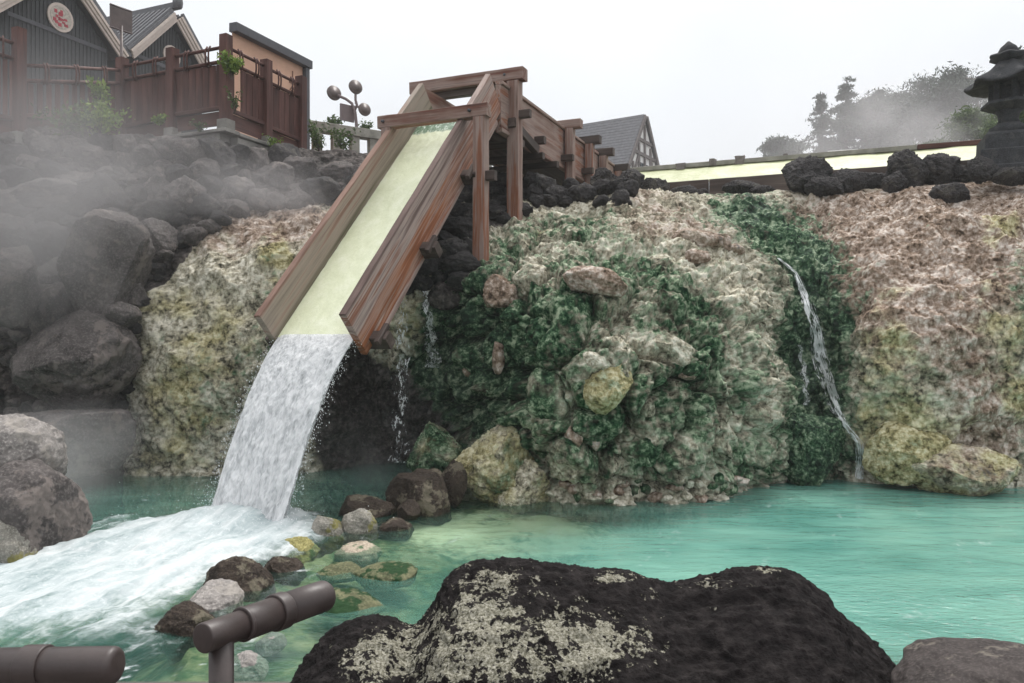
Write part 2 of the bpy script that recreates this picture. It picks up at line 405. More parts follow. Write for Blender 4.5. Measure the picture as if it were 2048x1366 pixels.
M_BANK = mat_rock('grey_bank_rock', (0.040, 0.036, 0.035), (0.130, 0.116, 0.111), (0.22, 0.19, 0.175), 0.32, 0.85, 3.0, 7, 0.8)
M_BROWN = mat_rock('brown_wet_rock', (0.018, 0.014, 0.012), (0.070, 0.054, 0.043), (0.20, 0.175, 0.13), 0.33, 0.6, 6.0, 12, 1.0)
M_GREY = mat_rock('grey_rock', (0.12, 0.11, 0.105), (0.27, 0.25, 0.235), (0.36, 0.33, 0.30), 0.35, 0.8, 3.5, 8, 0.5)
M_YEL = mat_rock('sulphur_rock', (0.14, 0.13, 0.045), (0.32, 0.29, 0.13), (0.08, 0.13, 0.045), 0.40, 0.8, 5.0, 10, 0.5)
M_TAN = mat_rock('tan_rock', (0.20, 0.165, 0.125), (0.40, 0.34, 0.27), (0.09, 0.15, 0.08), 0.32, 0.85, 5.0, 9, 0.6)
M_PINK = mat_rock('pinkish_rock', (0.24, 0.185, 0.16), (0.42, 0.35, 0.31), (0.30, 0.26, 0.24), 0.35, 0.85, 5.0, 9, 0.5)
M_MOSSY = mat_rock('mossy_rock', (0.05, 0.055, 0.03), (0.15, 0.15, 0.085), (0.022, 0.06, 0.022), 0.55, 0.7, 5.0, 9, 0.6)
M_YGREY = mat_rock('grey_yellow_rock', (0.10, 0.095, 0.08), (0.27, 0.255, 0.225), (0.25, 0.23, 0.09), 0.40, 0.75, 6.0, 9, 0.5)
M_PIPE = mat_simple('brown_pipe_coating', (0.046, 0.034, 0.032), 0.45, 0.22, 14, 0.08, 0.0, 0.45)
M_WOOD = mat_wood('weathered_flume_timber', [(0.27, (0.030, 0.020, 0.018)), (0.38, (0.13, 0.052, 0.036)), (0.45, (0.22, 0.145, 0.12)), (0.52, (0.28, 0.21, 0.185)), (0.58, (0.21, 0.078, 0.040)), (0.65, (0.26, 0.17, 0.14)), (0.76, (0.42, 0.37, 0.345))], 0.72)
def mat_side(name, stops):
    n = NM(name); v = n.co; a = n.noise(1.0, 5, .6, n.mapv(v, (.3, 3, 9)), .15); b = n.noise(1.0, 5, .65, n.mapv(v, (1.2, 30, 45)))
    sx = n.n('ShaderNodeSeparateXYZ'); n.set(sx.inputs[0], v); z = n.math('MULTIPLY_ADD', sx.outputs[2], -.55, a)
    c = n.ramp(z, stops)
    c = n.mix(n.math('MULTIPLY', n.step(b, .5, .75), .45), c, (.045, .028, .022))
    return n.done(n.pbr(c, .7, n.bump(b, .35, .008), .2))
M_SIDE = mat_side('rust_streaked_side_board', [(.22, (.08, .050, .043)), (.34, (.16, .11, .098)), (.44, (.35, .275, .245)), (.51, (.20, .080, .050)), (.57, (.32, .20, .155)), (.63, (.27, .095, .042)), (.70, (.18, .066, .032)), (.78, (.42, .36, .32))])
M_LSIDE = mat_side('algae_stained_side_board', [(.24, (.15, .085, .065)), (.34, (.26, .165, .13)), (.42, (.30, .25, .21)), (.52, (.24, .20, .165)), (.60, (.15, .13, .095)), (.68, (.075, .073, .040)), (.78, (.035, .040, .020))])
M_WOODD = mat_wood('dark_wet_timber', [(0.3, (0.018, 0.014, 0.013)), (0.5, (0.06, 0.042, 0.036)), (0.7, (0.14, 0.11, 0.095))], 0.6)
M_WOODIN = mat_wood('stained_inner_timber', [(0.3, (0.045, 0.037, 0.024)), (0.45, (0.12, 0.10, 0.065)), (0.58, (0.22, 0.185, 0.14)), (0.72, (0.34, 0.285, 0.25))], 0.6)
M_FENCE = mat_wood('red_brown_stained_wood', [(0.3, (0.036, 0.017, 0.014)), (0.5, (0.080, 0.034, 0.028)), (0.7, (0.145, 0.070, 0.058))], 0.7, 0.8, 10)
M_CONC = mat_simple('old_concrete', (0.20, 0.19, 0.175), 0.9, 0.35, 4, 0.4)
M_STONEL = mat_rock('lantern_stone', (0.022, 0.023, 0.025), (0.055, 0.056, 0.060), (0.085, 0.085, 0.085), 0.25, 0.85, 6, 12, 0.5)
M_CREAM = mat_simple('cream_barge_board', (0.55, 0.47, 0.42), 0.7, 0.12, 4, 0.1)
M_SIDING = mat_simple('charcoal_siding', (0.050, 0.052, 0.056), 0.7, 0.2, 5, 0.2)
M_TILE = mat_simple('grey_roof_tile', (0.11, 0.11, 0.12), 0.6, 0.25, 7, 0.3)
M_PEACH = mat_simple('peach_plaster', (0.58, 0.36, 0.26), 0.85, 0.08, 3, 0.15)
M_DTRIM = mat_simple('dark_trim', (0.075, 0.075, 0.085), 0.6, 0.15, 5, 0.1)
M_WHITE = mat_simple('white_plaster', (0.78, 0.77, 0.75), 0.85, 0.08, 3, 0.15)
M_TIMB = mat_simple('grey_timber', (0.17, 0.15, 0.145), 0.8, 0.2, 5, 0.2)
M_GLASS = mat_simple('window_glass', (0.05, 0.06, 0.07), 0.15, 0.2, 2, 0.0, 0.0, 0.6)
M_REDD = mat_simple('red_motif', (0.40, 0.06, 0.08), 0.6, 0.25, 9, 0.1)
M_MOTIF = mat_simple('pale_motif', (0.42, 0.38, 0.33), 0.6, 0.35, 12, 0.1)
M_LAMP = mat_simple('mauve_metal', (0.16, 0.125, 0.125), 0.5, 0.12, 6, 0.05)
M_SIGN = mat_simple('sign_metal', (0.11, 0.085, 0.08), 0.45, 0.25, 4, 0.05)
M_BARK = mat_simple('bark', (0.075, 0.055, 0.045), 0.9, 0.35, 8, 0.6)
M_BAL = mat_simple('lichen_grey_stone', (0.24, 0.232, 0.205), 0.9, 0.3, 5, 0.4)
def mat_leaf(name, a, b, tr=0.25):
    n = NM(name); g = n.n('ShaderNodeNewGeometry'); c = n.ramp(g.outputs['Random Per Island'], [(0.0, a), (1.0, b)])
    d = n.pbr(c, 0.6, None, 0.25); t = n.n('ShaderNodeBsdfTranslucent'); n.set(t.inputs[0], c); return n.done(n.mixsh(tr, d, t.outputs[0]))
M_LEAF = mat_leaf('bright_leaf', (0.07, 0.13, 0.025), (0.22, 0.30, 0.06))
M_LEAFD = mat_leaf('dark_leaf', (0.03, 0.06, 0.02), (0.10, 0.15, 0.045))
M_NEEDLE = mat_leaf('pine_needles', (0.020, 0.038, 0.028), (0.055, 0.085, 0.055), 0.15)

# ------------------------------------------------------------------ rock face (bank, mounds, groove) as a lofted surface
def shore(py): return ('z', 0.0, EYE * F / (py - CY))
cols = [  # picture column, shoreline row, face rows (row, distance) from foot to crest, plateau height
    (-200, 930, [(820, 11.4), (700, 11.5), (600, 11.6), (480, 11.7), (380, 11.8), (310, 12.0), (270, 12.2)], 5.15),
    (100, 935, [(820, 11.6), (700, 11.7), (600, 11.9), (480, 12.2), (380, 12.5), (310, 12.9), (266, 13.3)], 5.40),
    (240, 945, [(820, 11.7), (700, 11.9), (600, 12.1), (500, 12.5), (400, 13.0), (320, 13.4), (276, 13.7)], 5.45),
    (330, 948, [(820, 11.25), (700, 11.4), (600, 11.65), (510, 12.1), (425, 12.8), (345, 13.3), (290, 13.7)], 5.40),
    (430, 950, [(830, 11.1), (720, 11.15), (610, 11.35), (520, 11.8), (438, 12.7), (355, 13.3), (296, 13.7)], 5.35),
    (560, 948, [(830, 11.3), (720, 11.25), (600, 11.45), (500, 12.0), (418, 13.3), (355, 14.1), (306, 14.8)], 5.45),
    (650, 940, [(830, 11.7), (720, 11.7), (600, 11.8), (500, 12.2), (425, 13.3), (355, 14.4), (308, 15.2)], 5.55),
    (740, 925, [(830, 12.5), (720, 12.2), (610, 11.7), (510, 12.1), (435, 13.0), (375, 14.0), (318, 15.5)], 5.55),
    (820, 918, [(830, 12.5), (740, 11.9), (650, 11.0), (570, 10.9), (500, 11.7), (430, 12.7), (360, 14.5)], 4.95),
    (900, 925, [(840, 11.9), (740, 11.4), (640, 10.75), (575, 10.55), (520, 11.0), (455, 12.0), (395, 13.6)], 4.55),
    (965, 940, [(850, 11.2), (750, 10.7), (650, 10.3), (585, 10.2), (525, 10.8), (475, 11.7), (425, 12.9)], 4.35),
    (1040, 985, [(850, 9.85), (750, 9.7), (650, 9.7), (580, 10.1), (530, 10.7), (475, 11.9), (420, 13.1)], 4.40),
    (1110, 1005, [(870, 9.2), (760, 9.2), (660, 9.35), (585, 9.9), (520, 10.8), (455, 12.2), (408, 13.4)], 4.45),
    (1250, 1006, [(880, 9.1), (770, 9.1), (670, 9.35), (580, 9.9), (510, 10.9), (445, 12.2), (402, 13.5)], 4.45),
    (1400, 995, [(880, 9.4), (780, 9.4), (690, 9.6), (590, 10.15), (500, 11.1), (440, 12.3), (398, 13.6)], 4.45),
    (1500, 976, [(880, 9.9), (790, 9.85), (700, 10.0), (600, 10.6), (510, 11.5), (440, 12.7), (393, 13.8)], 4.45),
    (1565, 962, [(880, 10.8), (790, 10.95), (700, 11.2), (610, 11.4), (535, 11.8), (450, 12.9), (392, 13.9)], 4.5),
    (1640, 955, [(880, 11.2), (790, 11.4), (700, 11.55), (610, 11.65), (540, 11.95), (450, 13.1), (392, 14.0)], 4.55),
    (1715, 960, [(880, 10.75), (790, 10.6), (700, 10.65), (610, 10.95), (520, 11.7), (440, 12.9), (388, 13.9)], 4.5),
    (1800, 968, [(880, 10.45), (800, 10.25), (700, 10.25), (600, 10.65), (510, 11.5), (435, 12.8), (385, 14.0)], 4.5),
    (1950, 974, [(880, 10.4), (790, 10.3), (690, 10.35), (590, 10.75), (500, 11.5), (425, 12.6), (370, 13.8)], 4.6),
    (2100, 968, [(880, 10.45), (790, 10.4), (690, 10.5), (590, 10.9), (500, 11.5), (420, 12.4), (364, 13.5)], 4.65),
    (2350, 960, [(880, 10.6), (790, 10.6), (690, 10.7), (590, 11.0), (500, 11.4), (420, 12.0), (364, 12.9)], 4.6)]
ctrl = []
for (px, sh, rows, zp) in cols:
    d0 = EYE * F / (sh - CY); ax = (px - CX) / F; L = [(ax * (d0 - .5), d0 - .5, -1.3), (ax * d0, d0, -0.02)]
    L += [tuple(P(px, py, d)) for py, d in rows]
    dl = rows[-1][1]; L += [(ax * (dl + 1.3), dl + 1.3, zp), (ax * (dl + 5.5), dl + 5.5, zp + .05)]
    ctrl.append(L)
NU, NV = 1150, 440
G = loft(ctrl, [c[0] for c in cols], NU, NV, [.25] + [1.0] * 7 + [.35, .08]); NRM = gnormals(G)
if NRM[NU // 2, NV // 2, 1] > 0: NRM = -NRM
V0 = G.reshape(-1, 3); N0 = NRM.reshape(-1, 3)
ppx, ppy = proj(V0)
# region weights on the surface
wob = fbm(V0 * 1.1, 4, .55, 5) * 60; wob2 = fbm(V0 * 3.0, 3, .5, 8) * 25
qx, qy = ppx + wob + wob2, ppy + wob * .6 + wob2
left_edge = np.interp(ppy, [300, 400, 450, 520, 600, 700, 960], [900, 620, 430, 350, 300, 275, 262])
mound_top = np.interp(ppx, [260, 430, 600, 690, 760], [700, 438, 418, 425, 470])
leftm = sstep(-14, 14, (ppx + wob2 * .5) - left_edge) * sstep(-8, 8, ppy + wob2 * .3 - mound_top) * (1 - sstep(640, 720, ppx))
right = sstep(960, 1010, ppx + (560 - ppy) * -.12 + wob * .5)
recess = sstep(600, 690, ppx + (ppy - 700) * .1) * (1 - sstep(900, 1030, ppx + wob)) * sstep(540, 590, ppy)
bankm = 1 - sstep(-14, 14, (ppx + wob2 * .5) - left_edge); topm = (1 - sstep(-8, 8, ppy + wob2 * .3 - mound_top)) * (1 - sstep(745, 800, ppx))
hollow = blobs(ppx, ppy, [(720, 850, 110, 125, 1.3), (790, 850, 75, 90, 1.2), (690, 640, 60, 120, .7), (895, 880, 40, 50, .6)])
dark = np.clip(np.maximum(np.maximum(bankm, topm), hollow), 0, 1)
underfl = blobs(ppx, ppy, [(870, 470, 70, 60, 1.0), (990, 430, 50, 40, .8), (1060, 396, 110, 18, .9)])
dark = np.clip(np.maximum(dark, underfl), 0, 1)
moss = blobs(qx, qy, [(1640, 620, 75, 140, .75), (1620, 760, 80, 150, .85), (1640, 880, 90, 90, .85), (1480, 430, 90, 45, .75), (1560, 500, 80, 60, .7),
                      (1150, 460, 120, 45, .45), (1250, 540, 100, 45, .45), (1050, 720, 75, 170, .55), (940, 650, 75, 110, .95), (940, 790, 80, 90, 1.0), (865, 720, 45, 100, .75), (1000, 500, 60, 40, .4), (1180, 860, 90, 80, .45),
                      (1330, 620, 130, 80, .40), (1420, 720, 80, 120, .42), (1290, 800, 140, 90, .40), (1330, 930, 110, 50, .45), (1480, 930, 60, 70, .5), (1130, 640, 60, 90, .55),
                      (470, 800, 120, 130, .36), (560, 640, 40, 130, .45), (2040, 620, 40, 100, .5), (1090, 930, 60, 60, .4), (1240, 640, 260, 260, .13)])
yellow = blobs(qx, qy, [(800, 620, 60, 70, .5), (430, 640, 170, 130, .38), (380, 860, 150, 140, .42), (560, 520, 40, 60, .55), (1820, 850, 125, 100, .55), (1770, 680, 55, 130, .38), (1990, 470, 50, 40, .45),
                        (1590, 490, 30, 40, .35), (1950, 640, 80, 140, .36), (1490, 800, 60, 120, .22), (1440, 560, 50, 50, .28), (1080, 480, 60, 30, .3), (2030, 760, 40, 160, .4), (1300, 760, 200, 200, .12)])
mauve = blobs(qx, qy, [(520, 450, 200, 60, .95), (1800, 470, 280, 110, .95), (1860, 640, 180, 150, .8), (1980, 850, 120, 100, .7), (1300, 450, 150, 50, .45), (2050, 400, 150, 60, .9), (1300, 650, 200, 150, .2)])
wet = np.clip(blobs(ppx, ppy, [(1640, 740, 70, 230, .9), (900, 800, 110, 220, .8), (1500, 430, 80, 50, .4)]) + sstep(930, 985, ppy) * .6, 0, 1)
pr = V0 * np.array([1, 1, 1.5])
f1, f2, cid, ctl = worley(V0 * 1.7 + fbm(V0 * 2, 2, .5, 3)[:, None] * .4, 11)
crack = np.exp(-(f2 - f1) * 10)
g1, g2, gid, gtl = worley(V0 * 5.0 + fbm(V0 * 5, 2, .5, 4)[:, None] * .4, 23)
rgt = sstep(985, 1040, ppx); blk = np.clip(blobs(ppx, ppy, [(1250, 800, 330, 260, 1.0), (960, 720, 100, 200, .9)]) * (1 - np.clip(leftm, 0, 1)), 0, 1)
smooth_m = np.clip(leftm + sstep(1700, 1780, ppx), 0, 1)
wp_ = V0 + .16 * np.stack([fbm(V0 * 2.3, 2, .5, 31), fbm(V0 * 2.3, 2, .5, 32), fbm(V0 * 2.3, 2, .5, 33)], -1)
b1 = .5 * ridged(wp_ * np.array([3.6, 3.6, 5.2]), 3, .55, 4) + .9 * fbm(wp_ * np.array([5, 5, 6.5]), 4, .7, 14); b2 = -ridged(wp_ * np.array([9.5, 9.5, 12]), 3, .62, 6)
rq = np.stack([wp_[:, 0] * .9 + wp_[:, 2] * .8, wp_[:, 1], wp_[:, 2] * .5 - wp_[:, 0] * .5], -1)
terr = np.abs(((V0[:, 2] + .25 * fbm(V0 * .9, 3, .5, 35)) * 3.2) % 1 - .5)
flow = ridged(wp_ * np.array([5.5, 5.5, 1.6]), 3, .55, 37)
disp = (0.20 * fbm(V0 * .8, 3, .5, 1) + (.13 - .04 * smooth_m) * ridged(wp_ * np.array([1.5, 1.5, 1.8]), 3, .5, 2) + (0.055 - .010 * smooth_m) * b1 + 0.030 * b2 + 0.012 * fbm(V0 * 38, 2, .65, 9) + smooth_m * (.16 * ridged(rq * .75, 2, .5, 45) + .10 * fbm(V0 * .6, 2, .5, 46)) + .05 * terr * rgt + .055 * flow * rgt
        + blk * (0.22 * (cid - .5) + .20 * ctl - 0.27 * crack + .05) + (.18 + .30 * blk) * (.13 * gtl - .055 * np.exp(-(g2 - g1) * 8) + .07 * (gid - .5))
        + dark * (0.20 * ridged(V0 * 1.5, 4, .6, 41)))
fade = np.where(ppy < 405, .5, 1.0)
V1 = V0 + N0 * (disp * fade)[:, None]
mn = .6 * fbm(V0 * np.array([2.6, 2.6, 1.5]), 5, .6, 51) + .7 * fbm(wp_ * np.array([5.5, 5.5, .9]), 4, .6, 52); mn2 = fbm(V0 * 9, 4, .65, 53)
tone = np.clip(.5 + .36 * fbm(V0 * 2.4, 4, .62, 55) + .42 * mn2, 0, 1)
A_moss = .5 + (moss - .46) * 1.45 + mn * .62 + mn2 * .95 + .35 * fbm(V0 * np.array([20, 20, 30]), 2, .6, 54)
A_yel = .5 + (yellow - .42) * 1.7 + fbm(V0 * 2.2, 5, .6, 57) * .8 + mn2 * .25
A_mau = .5 + (mauve - .45) * 1.6 + fbm(V0 * 1.8, 4, .6, 58) * .7
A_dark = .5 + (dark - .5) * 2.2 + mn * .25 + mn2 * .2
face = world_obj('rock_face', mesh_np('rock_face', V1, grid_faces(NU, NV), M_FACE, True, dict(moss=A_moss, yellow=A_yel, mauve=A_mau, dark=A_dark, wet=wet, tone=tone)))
tag(face, 'crusted spring rock face with mossy, tan and yellow mounds above the pool', None, None, 'structure')
# look-up of the surface along a picture direction
_px, _py = proj(V1); _dd = V1[:, 1]
BX, BY = 4, 4; nbx, nby = 2700 // BX, 1366 // BY
_ib = ((_px + 300) // BX).astype(int); _jb = (_py // BY).astype(int)
_ok = (_ib >= 0) & (_ib < nbx) & (_jb >= 0) & (_jb < nby)
zb = np.full(nbx * nby, 1e9); np.minimum.at(zb, (_ib * nby + _jb)[_ok], _dd[_ok]); zb = zb.reshape(nbx, nby)
def surf(px, py):
    i, j = int((px + 300) // BX), int(py // BY)
    for r in range(1, 9):
        s = zb[max(i - r, 0):i + r + 1, max(j - r, 0):j + r + 1]; s = s[s < 1e8]
        if len(s): return float(np.median(s))
    return 12.0

# ------------------------------------------------------------------ ground, pool bed, water
def axis(a, b, n, far, m=7):
    k = np.linspace(a, b, n); g = np.geomspace(1, far, m)
    return np.concatenate([a - g[::-1], k, b + g])
gx, gy = axis(-14, 14, 80, 380), axis(-6, 26, 90, 380)
X, Y = np.meshgrid(gx, gy, indexing='ij')
plat = np.interp(X, [-9, -4, -1.2, 0.6, 9], [5.2, 5.35, 5.2, 4.35, 4.5])
Z = np.where(Y < 4.1, 0.26 + .05 * np.sin(X * 3) * np.cos(Y * 2.3), 0)
mid = sstep(4.0, 4.5, Y) * (1 - sstep(14.3, 15.6, Y)); edge = sstep(9.5, 12, np.abs(X))
Z = np.where((Y >= 4.0) & (Y < 15.8), .26 * (1 - mid) + mid * (-1.7) + sstep(14.3, 15.6, Y) * plat, Z)
Z = np.where(Y >= 15.6, plat, Z)
Z = np.where((Y > 4.0) & (Y < 15.8), Z * (1 - edge) + edge * (.26 + (plat - .26) * sstep(6, 14, Y)), Z)
gm = mesh_np('ground', np.stack([X, Y, Z], -1).reshape(-1, 3), grid_faces(len(gx), len(gy)), M_GROUND)
tag(world_obj('ground', gm), None, None, None, 'structure')

div = [W0(890, 1000), W0(780, 1040), W0(660, 1090), W0(560, 1130), W0(470, 1190), W0(400, 1250), W0(350, 1310), W0(330, 1400)]
def div_dist(X, Y):
    d = np.full(X.shape, 1e9)
    for k in range(len(div) - 1):
        ax, ay = div[k]; bx, by = div[k + 1]
        t = np.clip(((X - ax) * (bx - ax) + (Y - ay) * (by - ay)) / ((bx - ax) ** 2 + (by - ay) ** 2), 0, 1)
        d = np.minimum(d, np.hypot(X - ax - t * (bx - ax), Y - ay - t * (by - ay)))
    return d
def bed_z(X, Y):
    dd = div_dist(X, Y)
    Pn = np.stack([X.ravel(), Y.ravel(), np.zeros(X.size)], -1)
    nz = (fbm(Pn * 1.6, 4, .55, 61)).reshape(X.shape); st = worley(Pn * 2.1, 63); stn = (0.55 - st[0]).reshape(X.shape)
    side = X - np.interp(Y, [p[1] for p in div[::-1]], [p[0] for p in div[::-1]])      # >0: right of the stones
    base = np.where(side > 0, np.interp(dd, [0, .5, 1.3, 2.2, 3.5], [-.06, -.16, -.28, -.55, -1.1]), np.interp(dd, [0, .4, 1.5], [-.08, -.4, -.9]))
    near = sstep(5.6, 4.3, Y); base = base * (1 - near) + near * np.where(side > 0, -.12, -.25)
    shelf = np.exp(-((((X - .25) / 1.6) ** 2 + ((Y - 8.55) / .85) ** 2) ** 1.0)); base = base * (1 - .95 * shelf) + -.085 * .95 * shelf
    shore_ = sstep(.9, 0, np.abs(Y - 9.6)) * (np.abs(X - 1) < 2.5); base = base * (1 - .4 * shore_)
    return base + .06 * nz + np.where(side > 0, .10, .05) * np.clip(stn, 0, 1)
bxs, bys = np.linspace(-9, 9, 320), np.linspace(4.2, 13.2, 260); X, Y = np.meshgrid(bxs, bys, indexing='ij'); Z = bed_z(X, Y)
def mat_bed():
    n = NM('pool_bed'); v = n.co; a = n.noise(1.6, 5, .6, v); b = n.noise(9, 5, .65, v)
    c = n.ramp(n.math('ADD', n.math('MULTIPLY', a, .6), n.math('MULTIPLY', b, .4)), [(0.36, (0.02, 0.045, 0.025)), (0.48, (0.065, 0.11, 0.05)), (0.56, (0.19, 0.21, 0.11)), (0.66, (0.31, 0.32, 0.2))])
    pale = n.ramp(n.math('ADD', n.math('MULTIPLY', a, .7), n.math('MULTIPLY', b, .3)), [(0.38, (0.10, 0.17, 0.10)), (0.46, (0.52, 0.56, 0.39)), (0.7, (0.70, 0.72, 0.54))])
    c = n.mix(n.step(n.math('ADD', n.attr('shelf'), n.math('MULTIPLY', n.math('SUBTRACT', b, .5), .7)), .25, .75), c, pale)
    return n.done(n.pbr(c, .9))
shelf = np.exp(-(((X - .15) / 1.6) ** 2 + ((Y - 8.5) / .9) ** 2)) + .25 * fbm(np.stack([X.ravel() * 1.5, Y.ravel() * 2.2, 0 * X.ravel()], -1), 3, .5, 65).reshape(X.shape)
bed = world_obj('pool_bed', mesh_np('pool_bed', np.stack([X, Y, Z], -1).reshape(-1, 3), grid_faces(320, 260), mat_bed(), True, dict(shelf=shelf)))
tag(bed, None, None, None, 'structure')

wxs, wys = np.linspace(-9, 9, 560), np.linspace(4.3, 13.2, 420); X, Y = np.meshgrid(wxs, wys, indexing='ij')
depth = np.clip(-bed_z(X, Y), 0, None); Pn = np.stack([X.ravel(), Y.ravel(), 0 * X.ravel()], -1)
foam_poly = [W0(*q) for q in [(425, 1030), (330, 1046), (250, 1040), (180, 1062), (90, 1080), (-60, 1105), (-700, 1180), (-700, 1330), (0, 1300), (240, 1288), (300, 1276), (350, 1245), (420, 1190), (480, 1150), (560, 1112), (610, 1078), (570, 1040)]]
sd = polydist(X, Y, foam_poly)
FD = np.array([-.28, -.96]); al = X * FD[0] + Y * FD[1]; ac = X * FD[1] - Y * FD[0]
sn = fbm(np.stack([al.ravel() * .7, ac.ravel() * 2.2, 0 * al.ravel()], -1), 4, .55, 71).reshape(X.shape)
foam = sstep(-.45, .75, sd + sn * .75)
fx, fy = W0(475, 1062); fb = np.exp(-(((X - fx) / .75) ** 2 + ((Y - fy) / .55) ** 2))
foam = np.clip(foam * (1 - .30 * sstep(.8, 3.6, np.hypot(X - fx, Y - fy))) + fb * 1.2, 0, 1)
wisp = sstep(.05, .5, fbm(np.stack([X.ravel() * 2.2, Y.ravel() * 5, 0 * X.ravel()], -1), 4, .6, 73).reshape(X.shape))
near_div = sstep(.55, .05, np.abs(div_dist(X, Y) - .15)) * sstep(6.0, 4.4, Y) * (X < -.8)
speck = sstep(.12, .5, fbm(np.stack([X.ravel() * 7, Y.ravel() * 9, 0 * X.ravel()], -1), 3, .6, 79).reshape(X.shape))
foam_b = foam.copy(); foam = np.clip(np.maximum(foam, near_div * speck * .8), 0, 1)
lp = [(W0(690, 955), .7, .12, .5), (W0(330, 1000), .9, .18, .45), (W0(600, 1140), .3, .3, .6), (W0(1722, 962), .25, .1, .55)]
for (c, rx, ry, a) in lp: foam = np.clip(foam + a * wisp * np.exp(-(((X - c[0]) / rx) ** 2 + ((Y - c[1]) / ry) ** 2)), 0, 1)
murk = 1 - np.exp(-np.clip(depth - .03, 0, None) / .42); murk = np.clip(murk * sstep(-2.2, 1.2, X + (Y - 7) * -.1) * .55 + murk * .43, 0, .97)
Zw = .014 * fbm(np.stack([X.ravel() * 1.1, Y.ravel() * 2.6, 0 * X.ravel()], -1), 3, .5, 81).reshape(X.shape)
Zw += np.clip(foam_b, 0, 1) * (.05 + .11 * sn + .05 * fbm(Pn * 4, 3, .6, 83).reshape(X.shape)) + fb * .20 + .05 * np.exp(-(((X - fx + .6) / 1.3) ** 2 + ((Y - fy + 1.0) / 1.2) ** 2))
rip = np.exp(-(((X - 3.4) / 2.2) ** 2 + ((Y - 5.2) / 1.6) ** 2))
def mat_water():
    n = NM('milky_spring_water'); v = n.co; foam, murk, rip = n.attr('foam'), n.attr('murk'), n.attr('ripple')
    w1 = n.noise(1, 3, .5, n.mapv(v, (3.0, 7.0, 1), rot=(0, 0, .25)), .3); w2 = n.noise(1, 4, .55, n.mapv(v, (9, 20, 1), rot=(0, 0, .3)), .4)
    hb = n.math('ADD', n.math('MULTIPLY', w1, .8), n.math('MULTIPLY', w2, n.math('ADD', .14, n.math('MULTIPLY', rip, 1.4))))
    nrm = n.bump(hb, .42, .035)
    mk = n.noise(.55, 5, .6, n.mapv(v, (1, 1.6, 1)), .5)
    col = n.ramp(mk, [(0.32, (0.085, 0.240, 0.198)), (0.5, (0.140, 0.330, 0.270)), (0.68, (0.200, 0.410, 0.330))])
    dif = n.n('ShaderNodeBsdfDiffuse'); n.set(dif.inputs[0], col); n.set(dif.inputs['Normal'], nrm)
    tr = n.n('ShaderNodeBsdfTransparent'); n.set(tr.inputs[0], (.86, .96, .90))
    body = n.mixsh(murk, tr.outputs[0], dif.outputs[0])
    gl = n.n('ShaderNodeBsdfGlossy'); n.set(gl.inputs['Roughness'], .06); n.set(gl.inputs['Normal'], nrm)
    fr = n.n('ShaderNodeFresnel'); fr.inputs[0].default_value = 1.33; n.set(fr.inputs['Normal'], nrm)
    wat = n.mixsh(fr.outputs[0], body, gl.outputs[0])
    fv = n.mapv(v, (1, 1, 1), rot=(0, 0, -1.287))
    s1 = n.noise(1, 5, .6, n.mapv(fv, (.9, 3.6, 2)), .5); s2 = n.noise(1, 5, .62, n.mapv(fv, (3, 11, 6)), .6)
    sm = n.math('ADD', n.math('MULTIPLY', s1, .72), n.math('MULTIPLY', s2, .28))
    fcol = n.ramp(sm, [(0.30, (0.17, 0.23, 0.235)), (0.46, (0.35, 0.40, 0.41)), (0.62, (0.52, 0.55, 0.555))])
    fs = n.pbr(n.mix(n.math('MULTIPLY', n.step(n.noise(22, 4, .7, v, .5), .5, .7), .35), fcol, (.70, .72, .73)), .8, n.bump(n.math('ADD', sm, n.math('MULTIPLY', n.noise(16, 4, .65, v), .25)), .3, .05), .2)
    s3 = n.noise(9, 5, .7, v, .8); ff = n.step(n.math('ADD', foam, n.math('ADD', n.math('MULTIPLY', n.math('SUBTRACT', sm, .5), 1.4), n.math('MULTIPLY', n.math('SUBTRACT', s3, .5), .9))), .12, .80)
    return n.done(n.mixsh(ff, wat, fs))
M_WATER = mat_water()
water = world_obj('pool_water', mesh_np('pool_water', np.stack([X, Y, Zw], -1).reshape(-1, 3), grid_faces(560, 420), M_WATER, True, dict(foam=foam, murk=murk, ripple=rip)))
tag(water, 'turquoise milky pool water with white churning rapids below the chute', None, None, 'structure')
exec_stage = True

# ------------------------------------------------------------------ timber flume: steep chute and raised channel
A = P(558, 683, 9.0); W_IN = 1.03; TH = .085
U45 = (ER * math.cos(math.radians(45)) + UP * math.sin(math.radians(45))); N45 = (-ER * math.sin(math.radians(45)) + UP * math.cos(math.radians(45)))
def ch(s, r=0.0, n_=0.0): return A + ER * s + UP * s + RR * r + N45 * n_
fl = thing('timber_flume', (ch(0).x, ch(0).y, 0), 'weathered red-brown timber flume pouring hot water down a steep chute', 'flume')
H_UP, H_DN = .43, .17; mid_n = (H_UP - H_DN) / 2
board('side_board', ch(-.02, -TH / 2, mid_n), ch(3.60, -TH / 2, mid_n), H_UP + H_DN, TH, M_LSIDE, fl, N45, 14, .004)
board('side_board', ch(-.02, W_IN + TH / 2, mid_n), ch(3.60, W_IN + TH / 2, mid_n), H_UP + H_DN, TH, M_SIDE, fl, N45, 14, .004)
for k in range(4):
    r0 = W_IN * (k + .5) / 4
    board('floor_board', ch(.04, r0, -.05), ch(3.5, r0, -.05), .05, W_IN / 4 - .004, M_WOODIN, fl, N45, 4)
for r0 in (-TH / 2 + .0, W_IN + TH / 2):           # pale sill strip under each side board
    board('bottom_strip', ch(.12, r0, -H_DN - .035), ch(3.4, r0, -H_DN - .035), .07, TH + .02, M_CONC if False else M_WOOD, fl, N45, 8)
